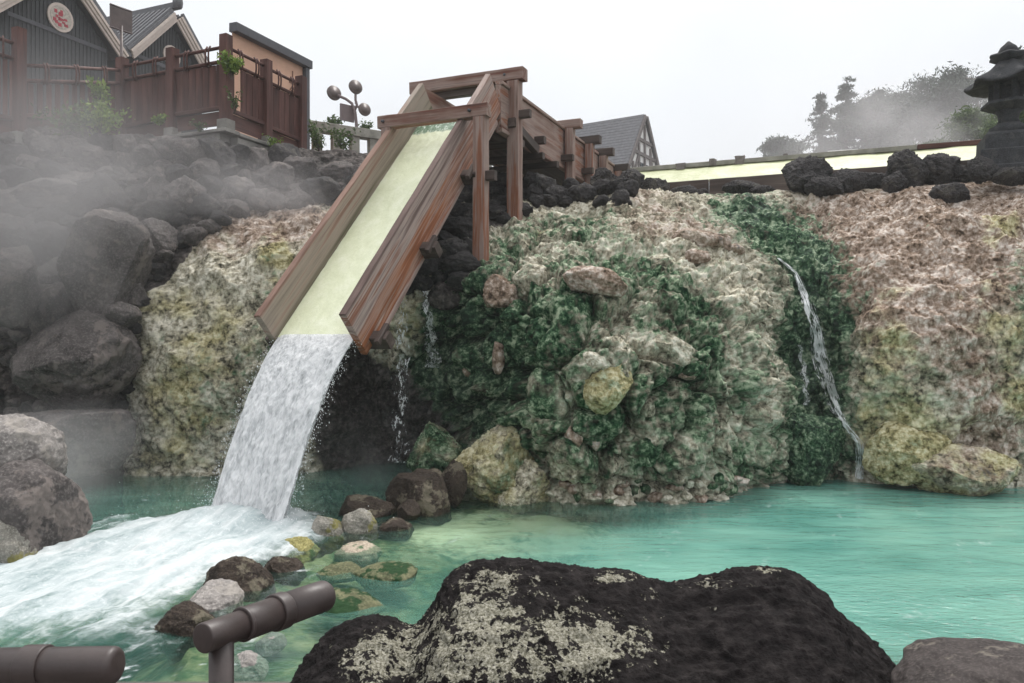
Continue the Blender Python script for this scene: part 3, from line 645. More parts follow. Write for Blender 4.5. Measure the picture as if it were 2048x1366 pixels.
for s in (.12, 1.22, 2.32):                        # cross bearers, their ends stick out past the boards
    board('bearer', ch(s, -.30, -.145), ch(s, W_IN + .30, -.145), .13, .17, M_WOODD, fl, U45, 6)
    board('wedge', ch(s + .10, W_IN + TH + .14, -.06), ch(s - .10, W_IN + TH + .14, -.06), .07, .06, M_WOODD, fl, N45, 2)
# cross beam over the chute with its two posts
b1r = P(978, 220, 10.66); b1l = b1r - RR * 1.70
board('cross_beam', b1l, b1r, .17, .16, M_WOOD, fl, UP, 10)
def post(name, top, zb_, sx, mat=M_WOOD):
    t_ = Vector(top); board(name, (t_.x, t_.y, zb_), t_, sx, sx, mat, fl, ER, 8, .004)
post('post', b1r - RR * .12 - UP * .088, 2.85, .17)
post('post', b1l + RR * .13 - UP * .088, 3.4, .15)
# tall frame at the head of the chute
b2r = P(1050, 148, 12.2); b2l = b2r - RR * 1.98
board('head_beam', b2l, b2r, .19, .20, M_WOOD, fl, UP, 10)
board('head_beam', b2l - UP * .150 + RR * .1 + ER * .06, b2r - UP * .150 - RR * .1 + ER * .06, .10, .12, M_WOODD, fl, UP, 8)
post('post', b2r - RR * .17 - UP * .10, 3.15, .19)
post('post', b2l + RR * .17 - UP * .10, 3.6, .17)
board('strut', b2r - RR * .17 - UP * .75 - ER * .14, b2r - RR * .17 - UP * .95 + ER * .9, .14, .12, M_WOODD, fl, UP, 4)
board('peg', b2r - RR * .13 - UP * .62 - ER * .02, b2r + RR * .10 - UP * .62 - ER * .02, .12, .10, M_WOODD, fl, UP, 2)
board('peg', b1r - RR * .22 - UP * .88, b1r + RR * .10 - UP * .88, .13, .10, M_WOODD, fl, UP, 2)
for (b_, s_) in ((b1r, .25), (b1l, -.10), (b2r, .30), (b2l, -.20)):    # bolt plugs on the beams' front faces
    c = b_ - RR * s_ - ER * .1; tube('bolt', [c + ER * .03, c - ER * (.012 if b_ is b1r or b_ is b1l else .012)], .022, M_DTRIM, fl, 8)
# level channel behind
CH0, CH1 = 3.42, 10.2; ZF, ZT, ZB = 5.28, 5.76, 5.12
def cp(s, r, z): v_ = A + ER * s + RR * r; v_.z = z; return v_
board('channel_side', cp(CH0 - .05, -TH / 2 - .004, (ZT + ZB) / 2), cp(CH1, -TH / 2 - .004, (ZT + ZB) / 2), ZT - ZB, TH, M_WOOD, fl, UP, 12, .004)
board('channel_side', cp(CH0 + .25, W_IN + TH / 2 + .01, (ZT + ZB) / 2), cp(CH1, W_IN + TH / 2 + .01, (ZT + ZB) / 2), ZT - ZB, TH, M_WOOD, fl, UP, 12, .004)
board('channel_cap', cp(CH0 + .25, W_IN + TH / 2 + .02, ZT + .028), cp(CH1, W_IN + TH / 2 + .02, ZT + .028), .05, .13, M_WOOD, fl, UP, 8)
board('channel_sill', cp(CH0 + .25, W_IN + TH / 2 + .015, ZB - .04), cp(CH1, W_IN + TH / 2 + .015, ZB - .04), .07, .11, M_WOOD, fl, UP, 8)
for k in range(4):
    r0 = W_IN * (k + .5) / 4; board('channel_floor', cp(CH0, r0, ZF - .06), cp(CH1, r0, ZF - .06), .05, W_IN / 4 - .004, M_WOODD, fl, UP, 3)
for i, (s, zt_, zb_) in enumerate([(6.55, 5.84, 4.2), (7.75, 5.83, 4.2), (8.7, 5.80, 4.2), (9.9, 5.72, 4.2)]):
    board('channel_beam', cp(s, -.33, zt_ + .02), cp(s, W_IN + .42, zt_ + .02), .15, .17, M_WOOD if i < 1 else M_WOODD, fl, UP, 6)
    for r0 in (-.19, W_IN + .20):
        q = cp(s, r0, zt_ - .057); board('post', (q.x, q.y, zb_), q, .16, .16, M_WOOD, fl, ER, 5)
    board('peg', cp(s - .16, W_IN + .10, ZB + .1), cp(s - .16, W_IN + .32, ZB + .1), .11, .10, M_WOODD, fl, UP, 2)
for s in (4.3, 5.2, 5.9):
    board('joist', cp(s, -.2, ZB - .12), cp(s, W_IN + .2, ZB - .12), .11, .12, M_WOODD, fl, UP, 3)
board('peg', cp(5.1, W_IN + TH, ZB + .12), cp(5.1, W_IN + .26, ZB + .12), .12, .12, M_WOODD, fl, UP, 2)

# water in the flume
def mat_flume_water():
    n = NM('sulphur_flume_water'); v = n.co
    a = n.noise(1, 5, .55, n.mapv(v, (1.5, 7, 7), rot=(0, 0, 0)), .3); b = n.noise(1, 4, .6, n.mapv(v, (6, 30, 30)))
    br = n.attr('break')
    c = n.ramp(n.math('ADD', n.math('MULTIPLY', a, .7), n.math('MULTIPLY', b, .3)), [(0.3, (0.53, 0.56, 0.38)), (0.5, (0.60, 0.63, 0.45)), (0.7, (0.67, 0.69, 0.54))])
    dk = n.ramp(b, [(0.40, (0.10, 0.16, 0.10)), (0.55, (0.20, 0.28, 0.19)), (0.66, (0.72, 0.76, 0.70))])
    c = n.mix(n.step(n.math('ADD', br, n.math('MULTIPLY', n.math('SUBTRACT', a, .5), .6)), .4, .6), c, dk)
    return n.done(n.pbr(c, .30, n.bump(n.math('ADD', a, n.math('MULTIPLY', b, .5)), .25, .03), .35))
NUx, NVx = 240, 36; Vf = []; br = []
prof = []
for i in range(NUx):
    s = -.03 + 10.0 * i / (NUx - 1)
    zc = 1.9 + s + .055 * math.sqrt(2)
    zl = 5.52
    k = .10; z = -math.log(math.exp(-zc / k) + math.exp(-zl / k)) * k         # soft minimum: crest
    prof.append((s, z))
nf = fbm(np.stack([np.repeat(np.arange(NUx) * .5, NVx), np.tile(np.arange(NVx) * .5, NUx), np.zeros(NUx * NVx)], -1), 3, .5, 91)
for i, (s, z) in enumerate(prof):
    for j in range(NVx):
        r_ = .003 + (W_IN - .006) * j / (NVx - 1); amp = .012 + .03 * math.exp(-((s - 3.0) / .35) ** 2)
        p_ = A + ER * s + RR * r_; Vf.append((p_.x, p_.y, z + amp * nf[i * NVx + j])); br.append(1.15 * math.exp(-((s - 3.22) / .26) ** 2) + (.75 if s > 3.6 else 0))
Vf = np.array(Vf); A0 = np.array(A); M = Matrix((ER, RR, UP)).transposed().to_4x4(); M.translation = A
Mi = np.array(M.inverted()); loc = Vf @ Mi[:3, :3].T + Mi[:3, 3]
o = obj('flume_water', mesh_np('flume_water', loc, grid_faces(NUx, NVx), mat_flume_water(), True, {'break': br}), M)
tag(o, 'pale yellow-green water sheet running down the timber chute', None, None, 'structure')

# falling water: a curved lumpy slab
def mat_falls():
    n = NM('falling_water'); u, s, ed = n.attr('u'), n.attr('s'), n.attr('edge')
    cv = n.n('ShaderNodeCombineXYZ'); n.set(cv.inputs[0], u); n.set(cv.inputs[1], s); vec = cv.outputs[0]
    a = n.noise(1, 5, .6, n.mapv(vec, (8, 3.4, 1)), 1.2); b = n.noise(1, 5, .65, n.mapv(vec, (24, 10, 1)), 1.0); c3 = n.noise(1, 3, .6, n.mapv(vec, (70, 26, 1)), .5)
    sm = n.math('ADD', n.math('MULTIPLY', a, .35), n.math('ADD', n.math('MULTIPLY', b, .4), n.math('MULTIPLY', c3, .25)))
    c = n.ramp(sm, [(0.33, (0.24, 0.25, 0.26)), (0.43, (0.58, 0.595, 0.61)), (0.53, (0.88, 0.89, 0.90))])
    sh = n.pbr(c, .45, n.bump(sm, .8, .05), .4)
    tl = n.n('ShaderNodeBsdfTranslucent'); n.set(tl.inputs[0], (.7, .72, .74)); sh = n.mixsh(.25, sh, tl.outputs[0])
    tr = n.n('ShaderNodeBsdfTransparent')
    al_ = n.step(n.math('ADD', ed, n.math('MULTIPLY', n.math('SUBTRACT', sm, .5), 1.6)), .12, .34)
    return n.done(n.mixsh(al_, tr.outputs[0], sh))
M_FALL = mat_falls()
nu, nv, VH = 110, 230, 2.35; T = .46; Vv, uu, ss, ee = [], [], [], []
nz1 = fbm(np.stack([np.repeat(np.arange(nu) / nu * 5, nv), np.tile(np.arange(nv) / nv * 5, nu), np.zeros(nu * nv)], -1), 4, .6, 101)
nz2 = fbm(np.stack([np.repeat(np.arange(nu) / nu * 20, nv), np.tile(np.arange(nv) / nv * 16, nu), np.zeros(nu * nv)], -1), 3, .6, 103)
def fall_pt(u_, t_):
    q_ = t_ / T; c = A + RR * (W_IN * (u_ * (1 - .10 * q_) - .09 * q_)) - ER * (VH * t_) + UP * (.06 - VH * t_ - 4.9 * t_ * t_)
    return c
for side in (0, 1):
    for i in range(nu):
        for j in range(nv):
            u_ = i / (nu - 1); t_ = T * j / (nv - 1); q = t_ / T; p_ = fall_pt(u_, t_); k = i * nv + j
            am = .01 + .075 * q; vel = (ER * VH + UP * (VH + 9.8 * t_)); nn = (RR.cross(vel)).normalized(); nn = nn if nn.z > 0 else -nn
            if side == 0: off = .03 + am * (nz1[k] * 1.0 + nz2[k] * .7)
            else: off = -.03 - .10 * q
            edg = min(u_, 1 - u_); off *= min(1, edg * 9 + .15)
            p_ = p_ + nn * off + RR * (.03 * q * nz2[k] * (1 if edg < .15 else 0))
            Vv.append(p_); uu.append(u_); ss.append(t_ * 4 + (9 if side else 0)); ee.append(min(1, edg * 14 + (.35 if q < .25 else .12)))
Vv = np.array([tuple(v_) for v_ in Vv]); f0 = grid_faces(nu, nv)
tag(world_obj('falling_water', mesh_np('falling_water', Vv, np.concatenate([f0, f0[:, ::-1] + nu * nv]), M_FALL, True, dict(u=uu, s=ss, edge=ee))), 'white sheet of water falling from the chute into the pool', None, None, 'structure')
# spray drops beside and below the sheet
M_DROP = mat_simple('spray_drop', (.8, .82, .84), .3, .05, 3, 0)
iv, if_ = ico(0); Vd, Fd = [], []
for k in range(1500):
    q = random.random() ** .7; sd_ = random.choice((-1, 1)); u_ = (0 if sd_ < 0 else 1) + sd_ * abs(random.gauss(0, .015 + .05 * q)); p_ = fall_pt(u_, T * q)
    p_ = p_ + Vector((random.gauss(0, .03), random.gauss(0, .05), random.gauss(0, .03))); r_ = random.uniform(.0012, .0042)
    Fd.append(if_ + len(Vd) * 12); Vd.append(iv * np.array((r_, r_, r_ * random.uniform(1, 3))) + np.array(p_))
for k in range(700):
    an = random.uniform(0, 6.28); rr_ = abs(random.gauss(0, .6)); r_ = random.uniform(.0015, .005)
    p_ = np.array((fx + rr_ * math.cos(an), fy + rr_ * math.sin(an) * .7, abs(random.gauss(.12, .16)) + .03)); Fd.append(if_ + len(Vd) * 12); Vd.append(iv * r_ + p_)
tag(world_obj('spray_drops', mesh_np('spray_drops', np.concatenate(Vd), np.concatenate(Fd), M_DROP)), 'fine white spray drops round the falling sheet', 'spray', None, 'stuff')

# small cascade down the mossy groove and drips under the chute: strands lying on the rock
def mat_ribbon(name, cover):
    n = NM(name); u, s_, ed = n.attr('u'), n.attr('s'), n.attr('edge')
    cv = n.n('ShaderNodeCombineXYZ'); n.set(cv.inputs[0], u); n.set(cv.inputs[1], s_); vec = cv.outputs[0]
    a = n.noise(1, 4, .6, n.mapv(vec, (5, 3.0, 1)), 1.0); b = n.noise(1, 5, .7, n.mapv(vec, (16, 9, 1)), .8)
    sm = n.math('ADD', n.math('MULTIPLY', a, .5), n.math('MULTIPLY', b, .5))
    sh = n.pbr(n.ramp(sm, [(.4, (.55, .58, .58)), (.58, (.85, .87, .88))]), .35, n.bump(sm, .6, .04), .4)
    tr = n.n('ShaderNodeBsdfTransparent'); t0 = .70 - .30 * cover
    al_ = n.step(n.math('ADD', n.math('MULTIPLY', ed, .12), sm), t0, t0 + .07)
    return n.done(n.mixsh(n.math('MULTIPLY', al_, .9), tr.outputs[0], sh))
def ribbon(name, path, cover, label, off=.06, free=None, nu=14, nv=150):
    P_ = np.array(path, float); cum = np.concatenate([[0], np.cumsum(np.hypot(*np.diff(P_[:, :2], axis=0).T))]); cum /= cum[-1]
    V_, u_, s_, e_ = [], [], [], []; D = np.zeros((nu, nv)); XY = np.zeros((nu, nv, 2))
    for i in range(nu):
        for j in range(nv):
            t_ = j / (nv - 1); q = -1 + 2 * i / (nu - 1); wob_ = 6 * math.sin(t_ * 23) * .4
            XY[i, j] = np.interp(t_, cum, P_[:, 0]) + q * np.interp(t_, cum, P_[:, 2]) + wob_, np.interp(t_, cum, P_[:, 1]); D[i, j] = free if free else surf(*XY[i, j])
    for _ in range(3): D[:, 1:-1] = np.minimum(D[:, 1:-1], (D[:, :-2] + D[:, 1:-1] + D[:, 2:]) / 3); D[1:-1] = (D[:-2] + D[1:-1] + D[2:]) / 3
    nz = fbm(np.stack([np.repeat(np.arange(nu) * .4, nv), np.tile(np.arange(nv) * .22, nu), np.zeros(nu * nv)], -1), 3, .6, 7).reshape(nu, nv)
    for i in range(nu):
        for j in range(nv):
            V_.append(tuple(P(XY[i, j, 0], XY[i, j, 1], D[i, j] - off - .03 * nz[i, j]))); u_.append(i / (nu - 1) * (cum[-1])); s_.append(j / (nv - 1) * 4); e_.append(1 - abs(-1 + 2 * i / (nu - 1)) ** 2 * 1.4)
    return tag(world_obj(name, mesh_np(name, V_, grid_faces(nu, nv), mat_ribbon(name, cover), True, dict(u=u_, s=s_, edge=e_))), label, None, None, 'structure')
ribbon('cascade_water', [(1556, 516, 5), (1588, 545, 8), (1612, 590, 13), (1630, 660, 19), (1646, 730, 22), (1664, 800, 19), (1694, 850, 11), (1716, 885, 12), (1722, 958, 13)], .50, 'thin white cascade running down the mossy groove into the pool')
ribbon('side_trickle', [(1598, 690, 6), (1610, 750, 9), (1614, 810, 8)], .45, 'small trickle of water left of the main cascade')
ribbon('dripping_water', [(802, 600, 20), (806, 700, 26), (800, 800, 24), (798, 925, 30)], .27, 'thin curtain of dripping water in the dark recess', .0, 10.7)
ribbon('dripping_water', [(850, 582, 12), (858, 640, 12), (868, 735, 24)], .44, 'short trickle down the rock beside the chute end', .05)

# ------------------------------------------------------------------ stones set in the rock face
def stone(px, py, wpx, hpx, seed, mat, dep=None, sink=.12, k=4, **kw):
    d = surf(px, py); sc = d / F; dep = dep or (wpx + hpx) * .42 * sc
    return rock('stone', px, py, d + dep * .5 - dep * (1 - sink) * .55, wpx, hpx, dep, seed, mat, face, k=k, **kw)
Cp, Cy, Cm, Ct, Cg = dict(mauve=.75), dict(yellow=.85, moss=.25), dict(moss=.6, yellow=.2), dict(moss=.28, mauve=.25), dict(mauve=.6, dark=.3)
for (px_, py_, w_, h_, sd_, cr_, kw_) in [(1212, 774, 92, 108, 11, Cy, dict(rot=(0, .45, .1), facets=10, round_=.12)), (1192, 728, 66, 40, 12, Ct, dict(rot=(0, .5, 0))), (1337, 707, 116, 84, 13, Ct, dict(facets=11)), (1392, 480, 104, 50, 14, Cg, {}),
        (1445, 487, 34, 38, 15, Cg, {}), (1397, 515, 52, 32, 16, Cp, {}), (1190, 562, 130, 52, 17, Cp, dict(rot=(0, .15, 0))), (1005, 582, 76, 66, 18, Cp, dict(facets=10)), (996, 716, 26, 64, 19, Cp, {}), (936, 740, 22, 30, 20, Cp, {}),
        (970, 775, 60, 22, 21, Cm, {}), (950, 715, 90, 60, 22, Cm, {}), (1147, 875, 34, 52, 23, Cp, dict(facets=10)), (1191, 889, 18, 26, 24, Cg, {}), (1297, 815, 28, 36, 25, Ct, dict(facets=9)), (1375, 752, 36, 16, 26, Cg, {}), (1280, 900, 90, 60, 27, Cm, {}),
        (1470, 500, 40, 24, 31, Cg, {}), (1060, 560, 70, 70, 32, Ct, {}), (900, 590, 90, 60, 33, dict(dark=.8), {}), (1100, 800, 90, 140, 34, Cm, {})]:
    kw_ = dict(dict(sink=.32 if sd_ in (11, 13, 17, 18, 14, 23) else .55, detail=.09), **kw_); stone(px_, py_, w_, h_, sd_, None, crust=cr_, k=5 if w_ > 60 else 4, **kw_)
for k in range(30):
    px_ = 1120 + k * 13 + random.uniform(-6, 6); stone(px_, random.uniform(958, 1002) - max(0, (px_ - 1400)) * .2, random.uniform(12, 36), random.uniform(12, 26), 200 + k, None, crust=random.choice((Ct, Cp, Cm)), k=3, sink=.35)
# dark rubble of the bank: alike pieces share a few meshes
bank_me = [rock_mesh('stone', (1, 1, .8), 300 + k, M_BANK if k % 3 else M_LAVA, 4, 13, .2, .13) for k in range(10)]
lava_me = [rock_mesh('stone', (1, 1, .9), 330 + k, M_LAVA, 4, 5, .35, .16) for k in range(6)]
def bank_stone(px, py, w, me, push=.0):
    d = surf(px, py); sc = w * d / F
    M_ = Matrix.Translation(P(px, py, d + push)) @ Matrix.Rotation(random.uniform(0, 6.28), 4, 'Z') @ Matrix.Rotation(random.uniform(-.5, .5), 4, 'X') @ Matrix.Diagonal((sc * random.uniform(.8, 1.25), sc, sc * random.uniform(.7, 1.05), 1))
    return obj('stone', me, M_, face)
pts = []
def spread(n, xf, yf, wf, mes, tries=4000, gap=.62):
    c = 0
    for _ in range(tries):
        if c >= n: break
        x_, y_, w_ = xf(), yf(), wf()
        top = np.interp(x_, [-150, 240, 430, 560, 740], [268, 280, 300, 312, 325]); le = np.interp(y_, [300, 400, 450, 520, 600, 700, 960], [900, 620, 430, 350, 300, 275, 262])
        if x_ < 760 and (y_ < top or x_ > le - 8): continue
        if any(math.hypot(x_ - a_, (y_ - b_) * 1.2) < gap * .5 * (w_ + c_) for a_, b_, c_ in pts): continue
        pts.append((x_, y_, w_)); bank_stone(x_, y_, w_, random.choice(mes)); c += 1
for q in [(140, 715, 200), (215, 535, 190), (20, 570, 120), (150, 885, 180), (240, 630, 60), (310, 480, 80)]: pts.append(q)
spread(14, lambda: random.uniform(-80, 260), lambda: random.uniform(380, 620), lambda: random.uniform(90, 130), bank_me)
spread(70, lambda: random.uniform(-80, 740), lambda: random.uniform(290, 520), lambda: random.uniform(45, 85), bank_me)
spread(120, lambda: random.uniform(-80, 740), lambda: random.uniform(270, 900), lambda: random.uniform(20, 46), bank_me)
U_ = lambda a, b: (lambda: random.uniform(a, b))
spread(16, U_(850, 935), U_(400, 560), U_(36, 72), lava_me); spread(8, U_(985, 1050), U_(360, 450), U_(30, 60), lava_me); spread(22, U_(1010, 1260), U_(372, 408), U_(28, 60), lava_me); spread(5, U_(800, 880), U_(520, 575), U_(30, 50), lava_me)
for (x_, y_, w_) in [(1000, 375, 70), (985, 430, 60), (1075, 378, 70), (1110, 395, 50), (895, 510, 80), (915, 460, 70)]: bank_stone(x_, y_, w_, random.choice(lava_me))

# ------------------------------------------------------------------ single boulders
G_ = 'boulders along the pool'
rock('boulder', 150, 890, 10.5, 215, 125, 1.2, 41, M_BANK, None, 'flat-topped dark grey slab at the waterline behind the pale left rock', k=5, facets=6, cuts=[((0, 0, 1), .6)])
rock('boulder', 142, 722, 10.9, 245, 190, 1.3, 42, M_BANK, None, 'large cracked grey boulder under the leaning slab on the left bank', k=5, facets=10)
rock('boulder', 212, 540, 11.3, 128, 235, .7, 43, M_BANK, None, 'tall grey slab leaning right against the left bank', k=5, rot=(0, .42, 0), facets=6, cuts=[((0, -1, 0), .45), ((1, 0, 0), .6), ((-1, 0, 0), .6)])
rock('boulder', 18, 572, 10.9, 120, 165, .8, 44, M_BANK, None, 'upright rounded grey-brown rock at the left picture edge', k=5)
rock('boulder', 242, 632, 11.0, 74, 54, .4, 45, M_BANK, None, 'small rounded grey stone wedged below the leaning slab', k=4)
rock('boulder', 308, 482, 11.9, 92, 84, .5, 46, M_BANK, None, 'rounded dark boulder beside the top of the leaning slab', k=5)
rock('boulder', 270, 588, 11.4, 52, 48, .3, 47, M_BANK, None, 'small grey stone between the leaning slab and the yellow mound', k=4)
rock('boulder', 40, 905, 7.6, 170, 150, 1.0, 48, M_GREY, None, 'pale grey-tan block topping the rock pile at the left edge', k=5, facets=12, round_=.15)
rock('boulder', 48, 1030, 7.3, 205, 215, 1.1, 49, M_BANK, None, 'layered dark grey boulder under the pale block at the left edge', k=5, facets=8)
rock('boulder', 20, 1085, 6.9, 130, 120, .6, 50, M_YGREY, None, 'yellow-grey rock at the foot of the left edge rock pile', k=5)
rock('boulder', 836, 1005, 9.0, 132, 128, .75, 51, M_BROWN, None, 'biggest dark brown boulder in the row crossing the pool', k=5, facets=5)
rock('boulder', 735, 1022, 8.75, 110, 56, .5, 52, M_BROWN, None, 'long low dark rock left of the biggest brown boulder', k=5)
rock('boulder', 905, 968, 9.35, 58, 92, .4, 53, M_BROWN, None, 'tall brown stone between the biggest boulder and the yellow ledge', k=5)
rock('boulder', 818, 1022, 8.55, 44, 44, .3, 54, M_BROWN, None, 'small brown stone leaning on the front of the biggest boulder', k=4)
rock('boulder', 790, 1062, 8.15, 70, 50, .4, 55, M_BROWN, None, 'smooth brown stone half sunk in front of the biggest boulder', k=4, facets=3)
rock('boulder', 716, 1058, 8.0, 80, 78, .45, 56, M_YGREY, None, 'round pale grey rock with yellow crust in the pool row', k=5, facets=10)
rock('boulder', 656, 1072, 7.8, 72, 84, .42, 57, M_YGREY, None, 'yellow-tinged dark rock beside the round pale rock', k=5)
rock('boulder', 715, 1110, 7.3, 92, 36, .4, 58, M_TAN, None, 'flat tan stone awash below the round pale rock', k=4)
rock('boulder', 578, 1112, 7.3, 116, 72, .5, 59, M_YEL, None, 'bright yellow-green crusted rock beside the churning water', k=5)
rock('boulder', 563, 1152, 6.7, 88, 84, .45, 60, M_BROWN, None, 'dark brown rock just below the yellow-green crusted rock', k=5)
rock('boulder', 472, 1178, 6.2, 150, 120, .6, 61, M_BROWN, None, 'broad dark wet rock left of the pipe rail', k=5)
rock('boulder', 425, 1222, 5.75, 100, 96, .45, 62, M_GREY, None, 'pale speckled rock behind the left end of the pipe rail', k=5)
rock('boulder', 378, 1272, 5.35, 112, 140, .5, 63, M_BROWN, None, 'reddish brown rock at the foot of the rapids', k=5)
rock('boulder', 490, 1338, 4.75, 90, 60, .3, 64, M_GREY, None, 'white and brown stone under the pipe rail post', k=5)
rock('boulder', 540, 1288, 5.15, 60, 30, .25, 65, M_GREY, None, 'low white stone under the middle of the pipe rail', k=4)
rock('boulder', 770, 1150, 6.55, 130, 40, .5, 66, M_MOSSY, None, 'green algae covered stone lying under water left of the black rock', k=4)
rock('boulder', 690, 1145, 6.6, 100, 30, .4, 67, M_MOSSY, None, 'submerged mossy stone below the flat tan stone', k=4)
rock('boulder', 700, 1205, 5.8, 150, 34, .5, 68, M_MOSSY, None, 'wide submerged green stone right of the pipe rail end', k=4)
# yellow ledge at the foot of the mossy mound
for (px_, py_, d_, w_, h_, dp, sd_, m_, lb) in [(1008, 935, 9.75, 190, 165, .9, 71, dict(yellow=.55, moss=.30), 'lumpy yellow ledge with an orange stain at the foot of the mossy mound'), (868, 905, 10.1, 105, 110, .7, 72, dict(moss=.55, yellow=.5), 'moss covered knob at the left end of the yellow ledge'),
                                               (1045, 968, 9.5, 120, 100, .6, 73, dict(yellow=.35, moss=.25), 'pale knobbly rock at the right foot of the yellow ledge')]:
    rock('rock_ledge', px_, py_, d_, w_, h_, dp, sd_, None, None, lb, 'rock', k=6, facets=9, detail=.13, round_=.35, crust=m_)
rock('boulder', 1818, 905, 10.3, 165, 118, .8, 74, None, None, 'rounded yellow boulder at the waterline right of the cascade', k=6, crust=dict(yellow=.75, moss=.2), detail=.08)
rock('boulder', 1925, 942, 10.0, 215, 98, .8, 75, None, None, 'low grey and yellow boulder at the waterline near the right edge', k=6, crust=dict(yellow=.45, mauve=.5, dark=.3), detail=.08)
rock('boulder', 1965, 838, 10.45, 130, 80, .6, 76, None, None, 'pinkish boulder above the low grey and yellow boulder', k=5, crust=dict(mauve=.8), detail=.08)
rock('boulder', 1612, 905, 10.75, 170, 150, .8, 77, None, None, 'dark green mossy lump beside the foot of the cascade', k=6, detail=.14, round_=.35, crust=dict(moss=1.1, wet=.5))

# ------------------------------------------------------------------ black lava rock in front
def mat_fg():
    n = NM('black_lava_with_lichen'); v = n.co; li = n.attr('lichen'); f = n.noise(60, 4, .65, v); g = n.noise(16, 5, .65, v)
    c = n.ramp(g, [(0.3, (0.004, 0.0035, 0.0035)), (0.52, (0.012, 0.010, 0.010)), (0.72, (0.032, 0.028, 0.027))])
    lc = n.ramp(n.noise(95, 3, .6, v), [(0.35, (0.075, 0.071, 0.050)), (0.5, (0.20, 0.19, 0.148)), (0.68, (0.35, 0.335, 0.285))])
    fac = n.step(n.math('ADD', li, n.math('MULTIPLY', n.math('SUBTRACT', f, .5), 2.0)), .46, .56)
    c = n.mix(fac, c, lc)
    h = n.math('ADD', n.math('MULTIPLY', g, .7), n.math('ADD', n.math('MULTIPLY', f, .5), n.math('MULTIPLY', fac, .35)))
    return n.done(n.pbr(c, .85, n.bump(h, 1.0, .022), .08))
sil = [(560, 1400), (600, 1318), (640, 1270), (690, 1238), (745, 1228), (790, 1236), (826, 1246), (856, 1214), (885, 1158), (930, 1128), (1020, 1117), (1110, 1122), (1180, 1132), (1265, 1140), (1340, 1163), (1420, 1145), (1480, 1132), (1560, 1132), (1610, 1152), (1650, 1180), (1700, 1232), (1745, 1268), (1785, 1310), (1815, 1372)]
ct = []
for (px_, py_) in sil:
    x_ = (px_ - CX) / F * 3.3; zc = EYE - (py_ - CY) / F * 3.3
    hb = max(zc - .2, .1)
    ct.append([(x_ * 1.02, 3.95, .05), (x_ * 1.01, 3.75, .2 + hb * .5), (x_ * 1.005, 3.5, zc - .07), (x_, 3.3, zc), (x_ * .985, 3.02, zc - .05 - .04 * hb), (x_ * .96, 2.72, zc - .22 * hb - .06), (x_ * .94, 2.5, .2 + hb * .40), (x_ * .93, 2.36, .15)])
x0, x1 = ct[0][3][0], ct[-1][3][0]
ct = [[(x0 - .10, 3.2 + (p_[1] - 3.2) * .2, min(p_[2], .25)) for p_ in ct[0]]] + ct + [[(x1 + .06, 3.2 + (p_[1] - 3.2) * .2, min(p_[2], .25)) for p_ in ct[-1]]]
ku = [ct[i][3][0] for i in range(len(ct))]
G2 = loft(ct, ku, 460, 230); n2_ = gnormals(G2)
if n2_[230, 90, 2] < 0: n2_ = -n2_
v0 = G2.reshape(-1, 3); nn_ = n2_.reshape(-1, 3)
vw = v0 + .08 * np.stack([fbm(v0 * 4, 2, .5, 138), fbm(v0 * 4, 2, .5, 139), fbm(v0 * 4, 2, .5, 140)], -1)
dsp = .030 * ridged(vw * np.array([1.2, 3.0, 4.0]), 4, .55, 131) + .016 * ridged(vw * np.array([5, 11, 12]), 4, .6, 133) + .016 * ridged(vw * np.array([12, 22, 24]), 4, .62, 135) + .004 * fbm(v0 * 75, 2, .6, 137)
dsp -= dsp.mean() + .022
v1 = v0 + nn_ * dsp[:, None]; lx, ly = proj(v1)
lb_ = blobs(lx, ly, [(960, 1230, 130, 90, .75), (840, 1310, 140, 70, .75), (1060, 1330, 180, 70, .75), (1180, 1270, 130, 60, .55), (730, 1330, 60, 50, .45), (1240, 1155, 90, 16, .75), (1450, 1168, 110, 16, .7), (1540, 1140, 40, 10, .6), (1300, 1192, 30, 16, .5), (1000, 1150, 90, 20, .5), (1300, 1300, 80, 30, .35), (1180, 1195, 40, 14, .35)])
lich = .5 + (np.minimum(lb_, .8) - .69) * 1.1 + .55 * fbm(v0 * 5, 4, .62, 141) + .95 * fbm(v0 * 17, 4, .65, 143)
fg = world_obj('lava_rock', mesh_np('lava_rock', v1, grid_faces(460, 230), mat_fg(), True, dict(lichen=lich)))
tag(fg, 'huge black lava rock with pale lichen in the foreground', 'rock')
M_FG2 = mat_rock('smooth_dark_rock', (0.030, 0.026, 0.025), (0.065, 0.055, 0.052), (0.16, 0.14, 0.12), .2, .7, 8, 26, .35)
rock('lava_rock', 1985, 1436, 2.75, 400, 275, .8, 82, M_FG2, None, 'smooth dark brown rock in the bottom right corner', 'rock', k=6, facets=3, detail=.025)

